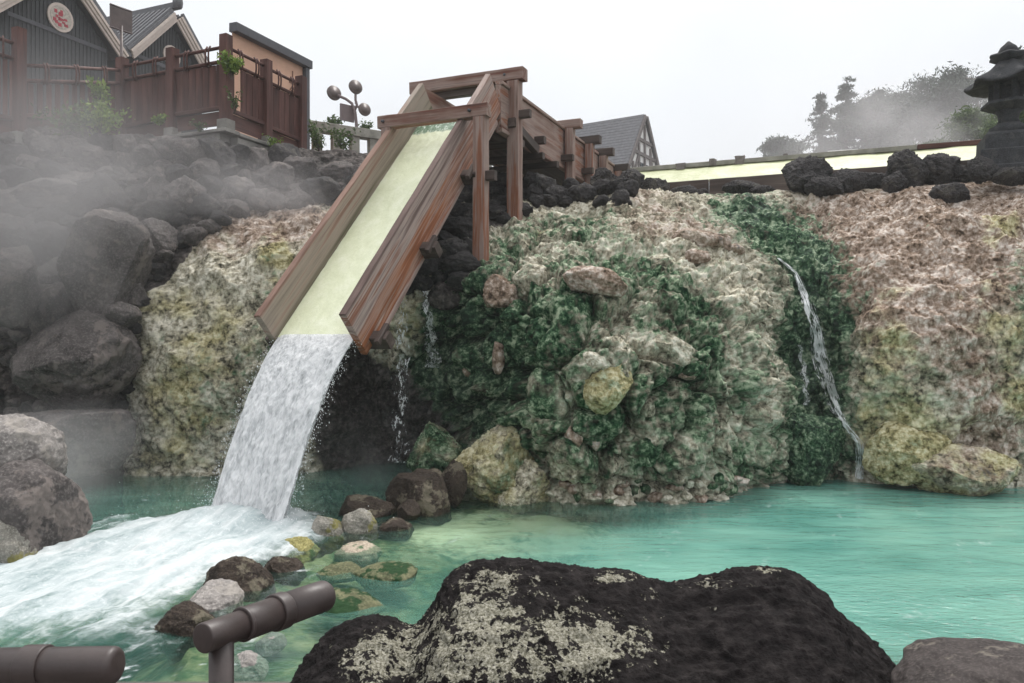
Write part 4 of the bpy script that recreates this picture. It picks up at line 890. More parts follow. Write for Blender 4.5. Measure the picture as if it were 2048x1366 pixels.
# ------------------------------------------------------------------ pipe rail in front
def pipe_rail(pa, pb, secs, posts, label):
    pa, pb = Vector(pa), Vector(pb); ax = (pb - pa).normalized(); L = (pb - pa).length
    t = thing('pipe_rail', (pa.x, pa.y, .26), label, 'railing', 'coated pipe rails in the foreground')
    for (nm, s0, s1, r_, ra, rb) in secs:
        a_, b_ = pa + ax * L * s0, pb * 1.0 - ax * L * (1 - s1); e_ = .10 * r_
        ps, rs = [], []
        if ra: 
            for q in range(5): an = q / 4 * math.pi / 2; ps.append(a_ + ax * (ra * (1 - math.sin(an)))); rs.append(max(r_ - ra + ra * math.sin(math.acos(1 - math.sin(an)) if 0 else an), .001))
            ps = [a_ + ax * ra * (1 - math.cos(q / 4 * math.pi / 2)) for q in range(5)]; rs = [r_ - ra + ra * math.sin(q / 4 * math.pi / 2) for q in range(5)]
        else: ps, rs = [a_], [r_]
        if rb: ps += [b_ - ax * rb * (1 - math.sin(q / 4 * math.pi / 2)) for q in range(5)]; rs += [r_ - rb + rb * math.cos(q / 4 * math.pi / 2) for q in range(5)]
        else: ps.append(b_); rs.append(r_)
        tube(nm, ps, rs, M_PIPE, t, 36)
    for s in posts:
        c = pa + ax * L * s; tube('post', [(c.x, c.y, .1), (c.x, c.y, c.z - .02)], .030, M_PIPE, t, 24)
    return t
pipe_rail(P(405, 1277, 1.93), P(652, 1190, 2.32), [('rail_end', 0, .30, .0365, .004, 0), ('rail', .28, .56, .0425, .003, 0), ('collar', .275, .30, .0445, .003, .003), ('collar', .53, .62, .0495, .004, .004), ('rail', .60, 1.0, .0445, 0, .014)], [.13], 'brown coated pipe rail on a post right of the rapids')
pipe_rail(P(-160, 1336, 1.84), P(236, 1331, 1.80), [('rail', 0, 1.0, .0420, 0, .016), ('collar', .53, .645, .0475, .004, .004)], [.02], 'brown coated pipe rail cut off by the bottom left corner')

# ------------------------------------------------------------------ fence on the left bank
K = P(452, 240, 14.0)
fence = thing('board_fence', (K.x, K.y, 5.1), 'red-brown board fence with round double top rails above the dark bank', 'fence')
zt, zb_ = K.z + 1.49, K.z
def fpost(p_, z0, z1, w_=.17): board('post', (p_[0], p_[1], z0), (p_[0], p_[1], z1), w_, w_, M_FENCE, fence, RR, 4, .003); board('footing', (p_[0], p_[1], z0 - .32), (p_[0], p_[1], z0 - .005), w_ + .05, w_ + .05, M_CONC, fence, RR, 2)
def fpanel(p0, p1, zr0, zr1, zbot0, zbot1, nb, gap, skip=(), tie=2, side=None):
    """rails sag from zr0 to zr1; boards below"""
    p0, p1 = Vector(p0), Vector(p1); dr = (p1 - p0).normalized(); L = (p1 - p0).length; nrm_ = Vector((dr.y, -dr.x, 0)); nrm_ = nrm_ if nrm_.y < 0 else -nrm_
    def at(s, z0, z1, off=0): return Vector((p0.x + (p1.x - p0.x) * s, p0.y + (p1.y - p0.y) * s, z0 + (z1 - z0) * s)) + nrm_ * off
    tube('top_rail', [at(.03, zr0, zr1), at(.97, zr0, zr1)], .030, M_FENCE, fence, 10)
    tube('mid_rail', [at(.03, zr0 - .25, zr1 - .25), at(.97, zr0 - .25, zr1 - .25)], .034, M_FENCE, fence, 10)
    board('bottom_rail', at(.03, zbot0, zbot1, .0), at(.97, zbot0, zbot1, .0), .07, .07, M_FENCE, fence, UP, 3)
    for k in range(nb):
        if k in skip: continue
        s = .06 + .88 * (k + .5) / nb; w_ = L * .88 / nb - gap
        a_ = at(s, zbot0 + .036, zbot1 + .036, -.01); b_ = at(s, zr0 - .29, zr1 - .29, -.01)
        board('board', a_, b_, w_, .022, M_FENCE, fence, dr, 3, .002)
    board('skirt', at(.05, zbot0 - .17, zbot1 - .17, -.03), at(.95, zbot0 - .17, zbot1 - .17, -.03), .26, .025, M_FENCE, fence, UP, 3)
    for k in range(tie):                       # bent straps binding the two rails
        s = (k + .75) / (tie + .5)
        for q in (-.035, .035):
            c = at(min(max(s + q / L, .03), .97), zr0, zr1); tube('strap', [c + nrm_ * (.045 + .02 * math.sin(i / 6 * 3.14)) * (1 if i not in (0, 6) else .4) + UP * (.05 - .36 * i / 6) for i in range(7)], .017, M_FENCE, fence, 6)
# side running back along the chute, front facing us, stair part going down to the left
for s in (0, 1.05, 2.08): p_ = K + ER * s; fpost(p_, zb_ - (.0 if s == 0 else .05), zt - (.0 if s == 0 else .10))
fpanel(K, K + ER * 1.05, zt - .20, zt - .22, zb_ + .20, zb_ + .18, 6, .012, (1,)); fpanel(K + ER * 1.05, K + ER * 2.08, zt - .24, zt - .26, zb_ + .16, zb_ + .12, 6, .006)
for s in (1.25, 2.5): p_ = K - RR * s; fpost(p_, zb_ - .02, zt - .06)
fpanel(K, K - RR * 1.25, zt - .20, zt - .21, zb_ + .22, zb_ + .22, 7, .010, ()); fpanel(K - RR * 1.25, K - RR * 2.5, zt - .21, zt - .22, zb_ + .18, zb_ + .14, 8, .004)
B0 = K - RR * 2.5; B1 = P(38, 265, 12.7)
fpost(B1, B1.z, B1.z + 1.66, .16)
fpanel(B0, B1, zt - .28, EYE - (130 - CY) / F * 12.7, zb_ + .22, B1.z + .28, 11, .085, (), 3)
B2 = P(-90, 275, 12.2); fpanel(B1, B2, B1.z + 1.40, B1.z + 1.52, B1.z + .2, B1.z + .25, 8, .03, (), 2); fpost(B2, B1.z, B1.z + 1.66, .16)
# low wall carrying the fence
wl = thing('low_wall', (K.x, K.y, 5.0), 'weathered grey concrete wall carrying the board fence', 'wall')
def wallseg(a_, b_, zt_, h, th, nb):
    a_, b_ = Vector(a_), Vector(b_)
    for i in range(nb):
        q0, q1 = a_.lerp(b_, i / nb), a_.lerp(b_, (i + 1) / nb); q0.z = q1.z = zt_ - h / 2; g = (q1 - q0).normalized() * .004; board('block', q0 + g, q1 - g, h, th, M_CONC, wl, UP, 4, .006, .012)
wallseg(K - ER * .16 + RR * .12, K - ER * .16 - RR * 2.75, zb_ - .30, .75, .25, 4); wallseg(K + RR * .13 + ER * .0, K + RR * .13 + ER * 2.6, zb_ - .32, .75, .25, 4)
board('coping', K - ER * .165 + RR * .3 - UP * .27, K - ER * .165 - RR * 2.8 - UP * .27, .06, .34, M_CONC, wl, UP, 6); board('coping', K + RR * .135 + ER * .02 - UP * .28, K + RR * .135 + ER * 2.65 - UP * .28, .06, .33, M_CONC, wl, UP, 6)

# ------------------------------------------------------------------ buildings behind the fence
def gable_house(apex, half, slope, depth_, emb, label, emb_off, barge=.30):
    """gable in the plane along ER; roof runs back along -RR"""
    apex = Vector(apex); t = thing('gabled_house', (apex.x, apex.y, 5.2), label, 'house', 'gabled houses behind the fence')
    hgt = half * slope; g0 = 5.2
    pts_ = [(-half, g0 - apex.z), (half, g0 - apex.z), (half, -hgt), (0, 0), (-half, -hgt)]
    prism('wall', pts_, -depth_, apex, ER, UP, M_SIDING, t) if False else prism('wall', pts_, depth_, apex + RR * 0 - RR * depth_, ER, UP, M_SIDING, t)
    L = []; nb = int(half * 2 / .14)
    for k in range(nb):
        x_ = -half + (k + .5) * half * 2 / nb; top = -abs(x_) * slope - .05; bot = g0 - apex.z + .05; L.append((apex + ER * x_ + RR * .015 + UP * (top + bot) / 2, ER, UP, RR, .028, (top - bot) / 2, .018))
    tag(world_obj('battens', boxes_mesh('battens', L, M_SIDING), t), None, None, None, 'stuff')
    board('wall_band', apex + ER * -half * .95 - UP * (hgt + .12) + RR * .045, apex + ER * half * .95 - UP * (hgt + .12) + RR * .045, .14, .03, M_DTRIM, t, UP, 2)
    ex = half + .35; ov = .42
    for sg in (-1, 1):
        dr = Vector(ER * sg - UP * slope).normalized(); ln = ex * math.sqrt(1 + slope * slope); up_ = RR.cross(dr) * (1 if RR.cross(dr).z > 0 else -1)
        a_ = apex + RR * ov + up_ * .12
        for q in range(3):                                           # stepped cream barge boards
            board('barge_board', a_ + up_ * (.10 - q * barge * .33) - RR * (.05 * q) + dr * (.02 if sg > 0 else 0), a_ + up_ * (.10 - q * barge * .33) - RR * (.05 * q) + dr * ln, barge * .31, .07, M_CREAM, t, up_, 2)
        rf = board('roof', apex + up_ * .34 - RR * (depth_ / 2 - ov + .04), apex + up_ * .34 - RR * (depth_ / 2 - ov + .04) + dr * (ln + .06), depth_ + .1, .10, M_TILE, t, RR, 2)
        L = []
        for k in range(int(depth_ / .26)):                           # rows of round cover tiles
            c = apex + up_ * .42 - RR * (k * .26 - ov + .1) + dr * ln * .5; L.append((c, dr, RR, up_, ln * .5 + .04, .055, .045))
        tag(world_obj('cover_tiles', boxes_mesh('cover_tiles', L, M_TILE), rf), None, None, None, 'stuff')
    board('ridge', apex + UP * .52 + RR * (ov + .05), apex + UP * .52 - RR * depth_, .22, .24, M_TILE, t, UP, 3)
    lathe('ridge_ornament', [(.10, 0), (.17, .05), (.19, .22), (.17, .36), (.08, .44)], apex + UP * .42 + RR * (ov - .03), M_TILE, t, 12)
    if emb:
        c = apex + emb_off + RR * .06; cm = Matrix((ER, UP, RR)).transposed().to_4x4(); cm.translation = c
        def disc(name, r_, th, mat, par, dz=0, n=28):
            V_ = [(r_ * math.cos(k * 6.28318 / n), r_ * math.sin(k * 6.28318 / n), z) for z in (dz, dz + th) for k in range(n)]
            Fc = [tuple(range(n - 1, -1, -1)), tuple(range(n, 2 * n))] + [(k, (k + 1) % n, n + (k + 1) % n, n + k) for k in range(n)]
            return obj(name, mesh_py(name, V_, Fc, mat), cm, par)
        e_ = disc('round_emblem', emb, .05, M_CREAM, t); disc('emblem_field', emb * .82, .012, M_MOTIF, e_, .05)
        rr = random.Random(3); L2 = []
        for k in range(15):
            an = rr.uniform(0, 6.28); q = emb * rr.uniform(.15, .62); L2.append((c + ER * q * math.cos(an) + UP * q * math.sin(an) + RR * .066, ER, UP, RR, emb * rr.uniform(.06, .16), emb * rr.uniform(.05, .13), .006))
        world_obj('emblem_motif', boxes_mesh('emblem_motif', L2, M_REDD), e_)
    return t
a1 = P(117, -45, 26.0); gable_house(a1, 1.85, .92, 5.0, .46, 'larger dark gabled house with cream barge boards and full round emblem', P(117, 36, 26.0) - a1)
a2 = P(340, 42, 30.2); gable_house(a2, 1.62, 1.05, 5.0, .40, 'smaller dark gabled house with grey tiled roof, emblem half hidden by the fence', UP * -1.35, .34)
# peach building
c0 = P(606, 132, 20.0); pb = thing('peach_building', (c0.x, c0.y, 5.3), 'peach plaster building with dark flat roof edge behind the fence', 'building')
ln = 2.5; dv = Vector((-.28, .96, 0)) * 3.0; z5 = Vector((0, 0, 5.3 - c0.z)); q4 = [c0 - ER * ln, c0, c0 + dv, c0 - ER * ln + dv]
world_obj('wall', mesh_py('wall', [v_ + z5 for v_ in q4] + q4, [(0, 1, 5, 4), (1, 2, 6, 5), (2, 3, 7, 6), (3, 0, 4, 7), (4, 5, 6, 7)], M_PEACH), pb)
board('roof_edge', c0 - ER * (ln + .02) + RR * .05 + UP * .06, c0 + ER * .18 + RR * .05 + UP * .06, .20, .22, M_DTRIM, pb, UP, 4)
world_obj('roof', mesh_py('roof', [v_ + UP * z_ for z_ in (.02, .12) for v_ in q4], [(3, 2, 1, 0), (4, 5, 6, 7), (0, 1, 5, 4), (1, 2, 6, 5), (2, 3, 7, 6), (3, 0, 4, 7)], M_DTRIM), pb)
q = c0 + ER * .06 + RR * .0; board('corner_trim', (q.x, q.y, 5.3), (q.x, q.y, c0.z - .05), .22, .16, M_DTRIM, pb, RR, 3)
M_INK = mat_simple('brown_lettering', (0.20, 0.10, 0.07), .7, .1, 4, 0)
def stroke(x_, z_, w_, h_, rot=0.0):      # brush strokes of the vertical sign, measured from the corner
    c = c0 - ER * (.42 - x_) - UP * z_ + RR * .012; xa = ER * math.cos(rot) + UP * math.sin(rot); ya = RR.cross(xa); return (c, xa, ya, RR, w_ / 2, h_ / 2, .008)
sgn = world_obj('wall_lettering', boxes_mesh('wall_lettering', [stroke(0, .34, .03, .16), stroke(0, .56, .26, .035), stroke(-.06, .70, .12, .03, .9), stroke(.06, .70, .12, .03, -.9), stroke(0, .76, .12, .03), stroke(-.05, .90, .12, .03, 1.0), stroke(.06, .90, .12, .03, -1.0), stroke(0, .98, .10, .03)], M_INK), pb)
sgn['label'] = 'small brown characters written down the peach wall'
# signboard on a pole above the fence
sp = P(243, 95, 15.4); sg_ = thing('signboard', (sp.x, sp.y, sp.z - 1.2), 'small dark square signboard on a pole above the fence', 'sign')
tube('pole', [(sp.x, sp.y, sp.z - 1.6), (sp.x, sp.y, sp.z + .42)], .03, M_SIGN, sg_, 10)
sd2 = Vector((.55, .83, 0)); cc = P(242, 38, 15.4); board('panel', cc - sd2 * .22, cc + sd2 * .22, .40, .03, M_SIGN, sg_, UP, 2); board('frame_edge', cc - sd2 * .22 + UP * .215, cc + sd2 * .22 + UP * .215, .025, .05, M_LAMP, sg_, UP, 2); board('frame_edge', cc - sd2 * .22 - UP * .215, cc + sd2 * .22 - UP * .215, .025, .05, M_LAMP, sg_, UP, 2)
# grey stone balustrade
r0_, r1_ = P(575, 246, 22.0), P(1075, 318, 26.4); zr = r0_.z; r1_.z = zr
bal = thing('stone_balustrade', (r0_.x, r0_.y, 5.3), 'pale grey stone balustrade with square posts beyond the bank', 'balustrade')
board('top_rail', r0_, r1_, .26, .34, M_BAL, bal, UP, 16, .004); drb = (r1_ - r0_).normalized(); lb = (r1_ - r0_).length
wall_c = [Vector((q_.x, q_.y, (5.3 + zr - .95) / 2)) for q_ in (r0_, r1_)]; board('retaining_wall', wall_c[0], wall_c[1], zr - .95 - 5.3, .3, M_CONC, bal, UP, 8)
nb_ = 15
for k in range(nb_): q_ = r0_ + drb * lb * (k + .5) / nb_; board('baluster', (q_.x, q_.y, zr - .95), (q_.x, q_.y, zr - .135), .24, .24, M_BAL, bal, drb, 2)
# street lamp with round lamps and a plaque
lp_ = P(713, 262, 25.0); sla = thing('street_lamp', (lp_.x, lp_.y, 5.3), 'mauve street lamp with three round lamps and a square plaque', 'street lamp')
def S3(px, py): return P(px, py, 25.0)
tube('pole', [(lp_.x, lp_.y, 5.3), S3(713, 250), S3(710, 225), S3(707, 212)], .05, M_LAMP, sla, 10)
tube('arm', [S3(708, 222), S3(704, 207), S3(692, 198), S3(676, 191)], .045, M_LAMP, sla, 8); tube('arm', [S3(709, 222), S3(714, 210), S3(711, 200), S3(711, 186)], .04, M_LAMP, sla, 8); tube('arm', [S3(711, 205), S3(716, 214), S3(724, 217)], .035, M_LAMP, sla, 8)
fa = Vector((.62, -.76, .15)).normalized()
for (x_, y_, r_) in ((668, 186, .235), (711, 174, .225), (729, 219, .205)):
    c = S3(x_, y_); h_ = tube('lamp', [c - fa * .045, c - fa * .035, c + fa * .035, c + fa * .045], [r_ * .97, r_, r_, r_ * .97], M_SIGN, sla, 20); tube('lamp_lens', [c + fa * .043, c + fa * .055], r_ * .74, M_SIGN, h_, 20)
cq = S3(694, 226); dq = Vector((.75, .66, 0)).normalized(); board('plaque', cq - dq * .24, cq + dq * .24, .52, .05, M_LAMP, sla, UP, 2)

# ------------------------------------------------------------------ half-timbered house at the far right of the flume
DH = 40.0; hp = P(1288, 236, DH); th = thing('timbered_house', (hp.x, hp.y, 4.6), 'half-timbered white house with steep grey tiled roof', 'house')
HX = Vector((.80, .60, 0)).normalized(); HB = Vector((-.60, .80, 0)).normalized()      # gable runs along HX, ridge runs back-left
HB = Vector((-.85, .53, 0)).normalized(); HX = Vector((-HB.y * -1, -HB.x, 0)).normalized()
hw, hs = 2.25, 1.40; fr0 = hp; g0 = 4.6 - hp.z; hh = hw * hs
prism('wall', [(-hw, g0), (hw, g0), (hw, -hh), (0, 0), (-hw, -hh)], 7.0, fr0 - Vector((HB.x, HB.y, 0)) * -7.0 if False else fr0 + HB * 7.0, HX, UP, M_WHITE, th) if HX.cross(UP).dot(HB) < 0 else prism('wall', [(-hw, g0), (hw, g0), (hw, -hh), (0, 0), (-hw, -hh)], 7.0, fr0, HX, UP, M_WHITE, th)
FW = -HB
def tb(x0, z0, x1, z1, w_=.16): board('timber', fr0 + HX * x0 + UP * z0 + FW * .05, fr0 + HX * x1 + UP * z1 + FW * .05, w_, .08, M_TIMB, th, FW.cross((HX * (x1 - x0) + UP * (z1 - z0)).normalized()), 2)
for z in (-1.2, -1.9, -3.25, -4.1): hwz = min(hw, -z / hs); tb(-hwz, z, hwz, z)
for x_ in (-1.5, -.75, 0, .75, 1.5): tb(x_, -5.6, x_, -abs(x_) * hs - .35)
for x_ in (-2.2, 2.2): tb(x_, -5.6, x_, -hh - .1)
tb(-1.5, -3.2, -.8, -2.0, .12); tb(1.5, -3.2, .8, -2.0, .12)
for x_ in (-.37, .37): board('window', fr0 + HX * (x_ - .17) + UP * -2.55 + FW * .03, fr0 + HX * (x_ + .17) + UP * -2.55 + FW * .03, .45, .05, M_GLASS, th, UP, 2)
for sg in (-1, 1):
    dr = (HX * sg - UP * hs).normalized(); up_ = (UP + HX * sg * hs).normalized() if True else UP; up_ = (up_ - dr * up_.dot(dr)).normalized(); ln_ = (hw + .35) * math.sqrt(1 + hs * hs) + .1
    c = fr0 + up_ * .14 + HB * 3.6; rf = board('roof', c, c + dr * ln_, 7.4, .14, M_TILE, th, HB, 2)
    L = [(fr0 + up_ * (.22) + HB * 3.6 + dr * ln_ * (k + .5) / 22, HB, dr, up_, 3.7, ln_ / 44 - .01, .025) for k in range(22)]; tag(world_obj('tile_courses', boxes_mesh('tile_courses', L, M_TILE), rf), None, None, None, 'stuff')
    board('barge_board', fr0 + up_ * .1 - HB * .13, fr0 + up_ * .1 - HB * .13 + dr * ln_, .2, .08, M_TIMB, th, up_, 2)
board('side_window', fr0 - HX * hw - HX * .03 + HB * .8 - UP * 4.3, fr0 - HX * hw - HX * .03 + HB * 1.8 - UP * 4.3, .6, .05, M_GLASS, th, UP, 2)

# ------------------------------------------------------------------ spring field edge: yellow slope, boards, rail
fy_ = thing('spring_channel', tuple(P(1600, 380, 15.6)), 'long wooden channel edge with sulphur-yellow sloping bank', 'channel')
F1, F2 = P(1240, 374, 16.6), P(2060, 331, 13.9); F2.z = F1.z; B1_, B2_ = P(1240, 345, 17.9), P(2070, 276, 15.0); B2_.z = B1_.z
def mat_sul():
    n = NM('sulphur_slope'); a = n.noise(2.5, 5, .6); b = n.noise(16, 4, .6)
    return n.done(n.pbr(n.ramp(n.math('ADD', n.math('MULTIPLY', a, .6), n.math('MULTIPLY', b, .4)), [(.34, (.26, .28, .13)), (.5, (.36, .38, .21)), (.68, (.45, .47, .32))]), .5, n.bump(b, .3, .03), .3))
NU3, NV3 = 160, 14; gv = []
for i in range(NU3):
    for j in range(NV3):
        a_, b_ = F1.lerp(F2, i / (NU3 - 1)), B1_.lerp(B2_, i / (NU3 - 1)); gv.append(a_.lerp(b_, j / (NV3 - 1)) + Vector((0, 0, -.02)))
gv = np.array([tuple(v_) for v_ in gv]); gv[:, 2] += .035 * fbm(gv * 1.6, 3, .5, 151) + .03 * np.tile(np.sin(np.linspace(0, 3.1, NV3)), NU3)
world_obj('sulphur_bank', mesh_np('sulphur_bank', gv, grid_faces(NU3, NV3), mat_sul()), fy_)
for k in range(4):
    a_, b_ = F1.lerp(F2, k / 4), F1.lerp(F2, (k + 1) / 4); g = (b_ - a_).normalized() * .006; board('front_board', a_ + g - UP * .20 - ER * .05, b_ - g - UP * .20 - ER * .05, .42, .08, M_WOODD, fy_, UP, 5)
    a_, b_ = B1_.lerp(B2_, k / 4), B1_.lerp(B2_, (k + 1) / 4); board('back_rail', a_ + g + UP * .03, b_ - g + UP * .03, .10, .12, M_FENCE if k > 2 else M_BAL, fy_, UP, 5)
for (px_, py_, w_, h_) in [(1362, 331, 26, 16), (1425, 323, 20, 16), (1480, 318, 26, 20), (1382, 344, 16, 16), (1497, 337, 16, 16), (1612, 325, 16, 18), (1745, 312, 18, 18), (1570, 312, 14, 14)]:
    t_ = (px_ - 1240) / 820.0; d_ = B1_.lerp(B2_, t_).y - .1; sc = d_ / F; c = P(px_, py_, d_); board('stub', c - UP * h_ * sc * .6, c + UP * h_ * sc * .25, w_ * sc * .7, w_ * sc * .7, M_TIMB, fy_, ER, 3, .012, .03)
wp = P(1680, 309, 24.0); wpn = thing('white_panel', (wp.x, wp.y, 4.5), 'small white horizontal panel beyond the spring channel', 'panel'); board('panel', wp - Vector((.42, 0, 0)), wp + Vector((.42, -.1, .03)), .10, .5, M_WHITE, wpn, UP, 3)
for q in (-.3, .3): board('leg', (wp.x + q, wp.y, 4.5), (wp.x + q, wp.y, wp.z - .06), .05, .05, M_TIMB, wpn, ER, 2)
# lava stones along the plateau edge
for i, (px_, py_, d_, w_, h_, lb) in enumerate([
    (1618, 358, 13.9, 92, 84, 'pointed dark lava stone, biggest left of the two domed stones'), (1692, 364, 13.8, 74, 50, 'lumpy dark lava stone on the right flank of the pointed stone'), (1648, 375, 13.6, 80, 44, 'low dark lava stone in front of the pointed stone'),
    (1735, 366, 14.2, 64, 40, 'low grey-brown lava stone midway along the channel board'), (1812, 345, 14.0, 72, 84, 'tall domed dark stone before the spring channel'), (1790, 368, 13.7, 46, 44, 'small dark stone at the left foot of the tall domed stone'),
    (1878, 340, 14.2, 76, 66, 'dark domed stone between the tall one and the lantern'), (1918, 348, 14.1, 52, 44, 'small rounded dark stone next to the lantern pedestal'), (1482, 380, 14.4, 78, 34, 'flat dark lava stone halfway along the plateau edge'),
    (1524, 384, 14.2, 50, 22, 'small grey lava stone right of the flat dark one'), (1368, 384, 14.7, 52, 26, 'little dark lava stone under the yellow slope'), (1400, 388, 14.6, 34, 20, 'tiny round lava stone beside the little dark one'),
    (1308, 380, 14.9, 56, 40, 'black rounded lava stone left of the yellow slope'), (1256, 370, 15.2, 58, 62, 'rough black lava stone at the far end of the flume'), (1216, 372, 14.7, 66, 70, 'mottled lava stone under the last flume posts'), (1143, 396, 14.0, 42, 30, 'round brown stone at the foot of the third flume post'),
    (1895, 388, 13.2, 80, 36, 'jagged dark rubble below the lantern pedestal'), (1962, 340, 13.1, 58, 50, 'rough dark stone against the left corner of the lantern pedestal'), (2030, 352, 12.9, 84, 34, 'low dark stone before the lantern pedestal at the right edge')]):
    rock('lava_stone', px_, py_, d_, w_, h_, (w_ + h_) * .45 * d_ / F, 400 + i, M_LAVA if i != 15 else M_BANK, None, lb, 'stone', 'lava stones along the plateau edge', k=5, facets=4, round_=.4, detail=.16)

# ------------------------------------------------------------------ stone lantern
DL = 13.8; LX = 2017
def zl_(py): return EYE - (py - CY) / F * DL
lc = P(LX, 357, DL); lan = thing('stone_lantern', tuple(lc), 'dark stone lantern with upswept roof on a heavy pedestal', 'stone lantern'); s1 = DL / F
def lz(*rz): return [(r_ * s1, zl_(py) - lc.z) for r_, py in rz]
lathe('pedestal', lz((86, 378), (86, 340), (82, 337), (82, 308), (76, 305)), lc, M_STONEL, lan, 4, .42, False); lathe('pedestal_block', lz((70, 306), (68, 276), (60, 270)), lc, M_STONEL, lan, 4, .42, False)
lathe('foot', lz((34, 271), (38, 264), (34, 256), (24, 250), (20, 247)), lc, M_STONEL, lan, 20); lathe('pillar', lz((21, 248), (18, 240), (19, 230), (25, 222)), lc, M_STONEL, lan, 20)
lathe('platform', lz((24, 224), (36, 219), (50, 212), (49, 206), (30, 204)), lc, M_STONEL, lan, 6, .3, False)
fb_ = lathe('fire_box', lz((20, 206), (20, 170), (24, 168)), lc, M_STONEL, lan, 6, .3, False)
for k in range(6): an = .3 + k * math.pi / 3; q_ = lc + Vector((math.cos(an) * 31 * s1, math.sin(an) * 31 * s1, 0)); board('corner_post', (q_.x, q_.y, zl_(207)), (q_.x, q_.y, zl_(164)), 9 * s1, 9 * s1, M_STONEL, lan, ER, 2)
lathe('roof', lz((30, 166), (70, 172), (80, 176), (79, 170), (54, 152), (38, 140), (28, 130), (22, 124)), lc, M_STONEL, lan, 48, .3, True, lambda x_, y_, z_, an, r_: (lambda k: (x_ * k, y_ * k, z_ + ((k - .84) / .16) ** 2 * (r_ / (80 * s1)) ** 3 * 9 * s1))(.84 + .16 * abs(math.cos(3 * (an - .3))) ** 3))
lathe('finial_petals', lz((16, 126), (22, 122), (34, 114), (32, 110), (14, 118)), lc, M_STONEL, lan, 24, 0, True, lambda x_, y_, z_, an, r_: (x_ * (1 + .12 * math.cos(6 * an)), y_ * (1 + .12 * math.cos(6 * an)), z_)); lathe('finial', lz((11, 120), (17, 113), (19, 104), (14, 94), (7, 88), (2, 83)), lc, M_STONEL, lan, 16)
board('ornament', P(2000, 318, DL - 1.15) , P(2040, 318, DL - 1.15), .05, .05, M_STONEL, lan, UP, 2) if False else None

# ------------------------------------------------------------------ plants
def leaf_mesh(name, C, size, mat, up_bias=.3, seed=0, aspect=2.2):
    r = np.random.default_rng(seed); n = len(C); a = r.normal(size=(n, 3)); a /= np.linalg.norm(a, axis=1)[:, None]; b = r.normal(size=(n, 3)); b[:, 2] += up_bias * 2; b = np.cross(a, b); b /= np.linalg.norm(b, axis=1)[:, None]
    sz = size * r.uniform(.5, 1.3, n)[:, None]; a = a * sz; b = b * sz / aspect; nn = np.cross(a, b); nn /= np.linalg.norm(nn, axis=1)[:, None]
    V_ = np.stack([C - a, C + b * 1.0 + nn * sz * .12, C + a, C - b * 1.0 + nn * sz * .12], 1).reshape(-1, 3); return mesh_np(name, V_, np.arange(4 * n).reshape(-1, 4), mat, False)
def shrub(name, base, h, spread_, nst, nl, ls, mat, label, seed, lean=(0, 0, 0), cat='shrub', group=None, droop=.0):
    t = thing(name, tuple(base), label, cat, group); r = random.Random(seed); C = []; V_, F_ = [], []
    for k in range(nst):
        an = r.uniform(0, 6.28); tip = Vector((math.cos(an) * spread_ * r.uniform(.2, 1), math.sin(an) * spread_ * r.uniform(.2, 1), h * r.uniform(.5, 1))) + Vector(lean); mid_ = tip * .5 + Vector((0, 0, h * (.12 + droop)))
        ps = [Vector((0, 0, 0)) * (1 - s) ** 2 + mid_ * 2 * s * (1 - s) + tip * s * s for s in [i / 5 for i in range(6)]]; b0 = len(V_)
        for i, p_ in enumerate(ps):
            rd = .008 * (1 - i / 7) * max(1, h)
            for q in range(4): V_.append((p_.x + rd * math.cos(q * 1.57), p_.y + rd * math.sin(q * 1.57), p_.z))
        for i in range(5):
            for q in range(4): F_.append((b0 + i * 4 + q, b0 + i * 4 + (q + 1) % 4, b0 + (i + 1) * 4 + (q + 1) % 4, b0 + (i + 1) * 4 + q))
        for _ in range(nl):
            s = r.uniform(.25, 1); p_ = Vector((0, 0, 0)) * (1 - s) ** 2 + mid_ * 2 * s * (1 - s) + tip * s * s; C.append((p_.x + r.gauss(0, .16 * spread_), p_.y + r.gauss(0, .16 * spread_), p_.z + r.gauss(0, .12 * spread_)))
    obj('stems', mesh_np('stems', V_, F_, M_BARK), None, t); obj('foliage', leaf_mesh('foliage', np.array(C), ls, mat, .4, seed), None, t); return t
shrub('shrub', P(200, 285, 13.3), .75, .45, 16, 45, .045, M_LEAF, 'yellow-green shrub under the stair fence', 1, cat='shrub'); shrub('shrub', P(130, 270, 12.9), .5, .45, 12, 35, .045, M_LEAFD, 'dull green low shrub left of the yellow-green one', 2)
shrub('shrub', P(198, 232, 14.0), .70, .22, 8, 45, .05, M_LEAF, 'narrow leafy plant climbing the stair fence', 3); shrub('climbing_plant', P(463, 160, 13.75), .45, .26, 10, 55, .045, M_LEAF, 'bright green climber hanging on the corner fence post', 4, droop=.2, cat='climber')
shrub('climbing_plant', P(470, 228, 13.75), .45, .16, 5, 22, .035, M_LEAFD, 'thin trailing stems below the bright climber', 5, cat='climber'); shrub('shrub', P(320, 252, 13.75), .26, .16, 8, 22, .04, M_LEAF, 'small bright plant on top of the low wall', 6)
shrub('shrub', P(400, 262, 13.7), .18, .2, 8, 16, .03, M_LEAFD, 'tiny dark plant at the foot of the front fence boards', 7); shrub('shrub', P(545, 298, 14.5), .22, .2, 8, 18, .03, M_LEAF, 'sparse yellow weed at the right end of the low wall', 8)
shrub('shrub', P(640, 312, 19.5), .9, .35, 10, 40, .05, M_LEAFD, 'loose weeds growing before the left balusters', 9); shrub('shrub', P(690, 318, 19.8), .85, .35, 10, 40, .05, M_LEAFD, 'loose weeds growing before the right balusters', 10)
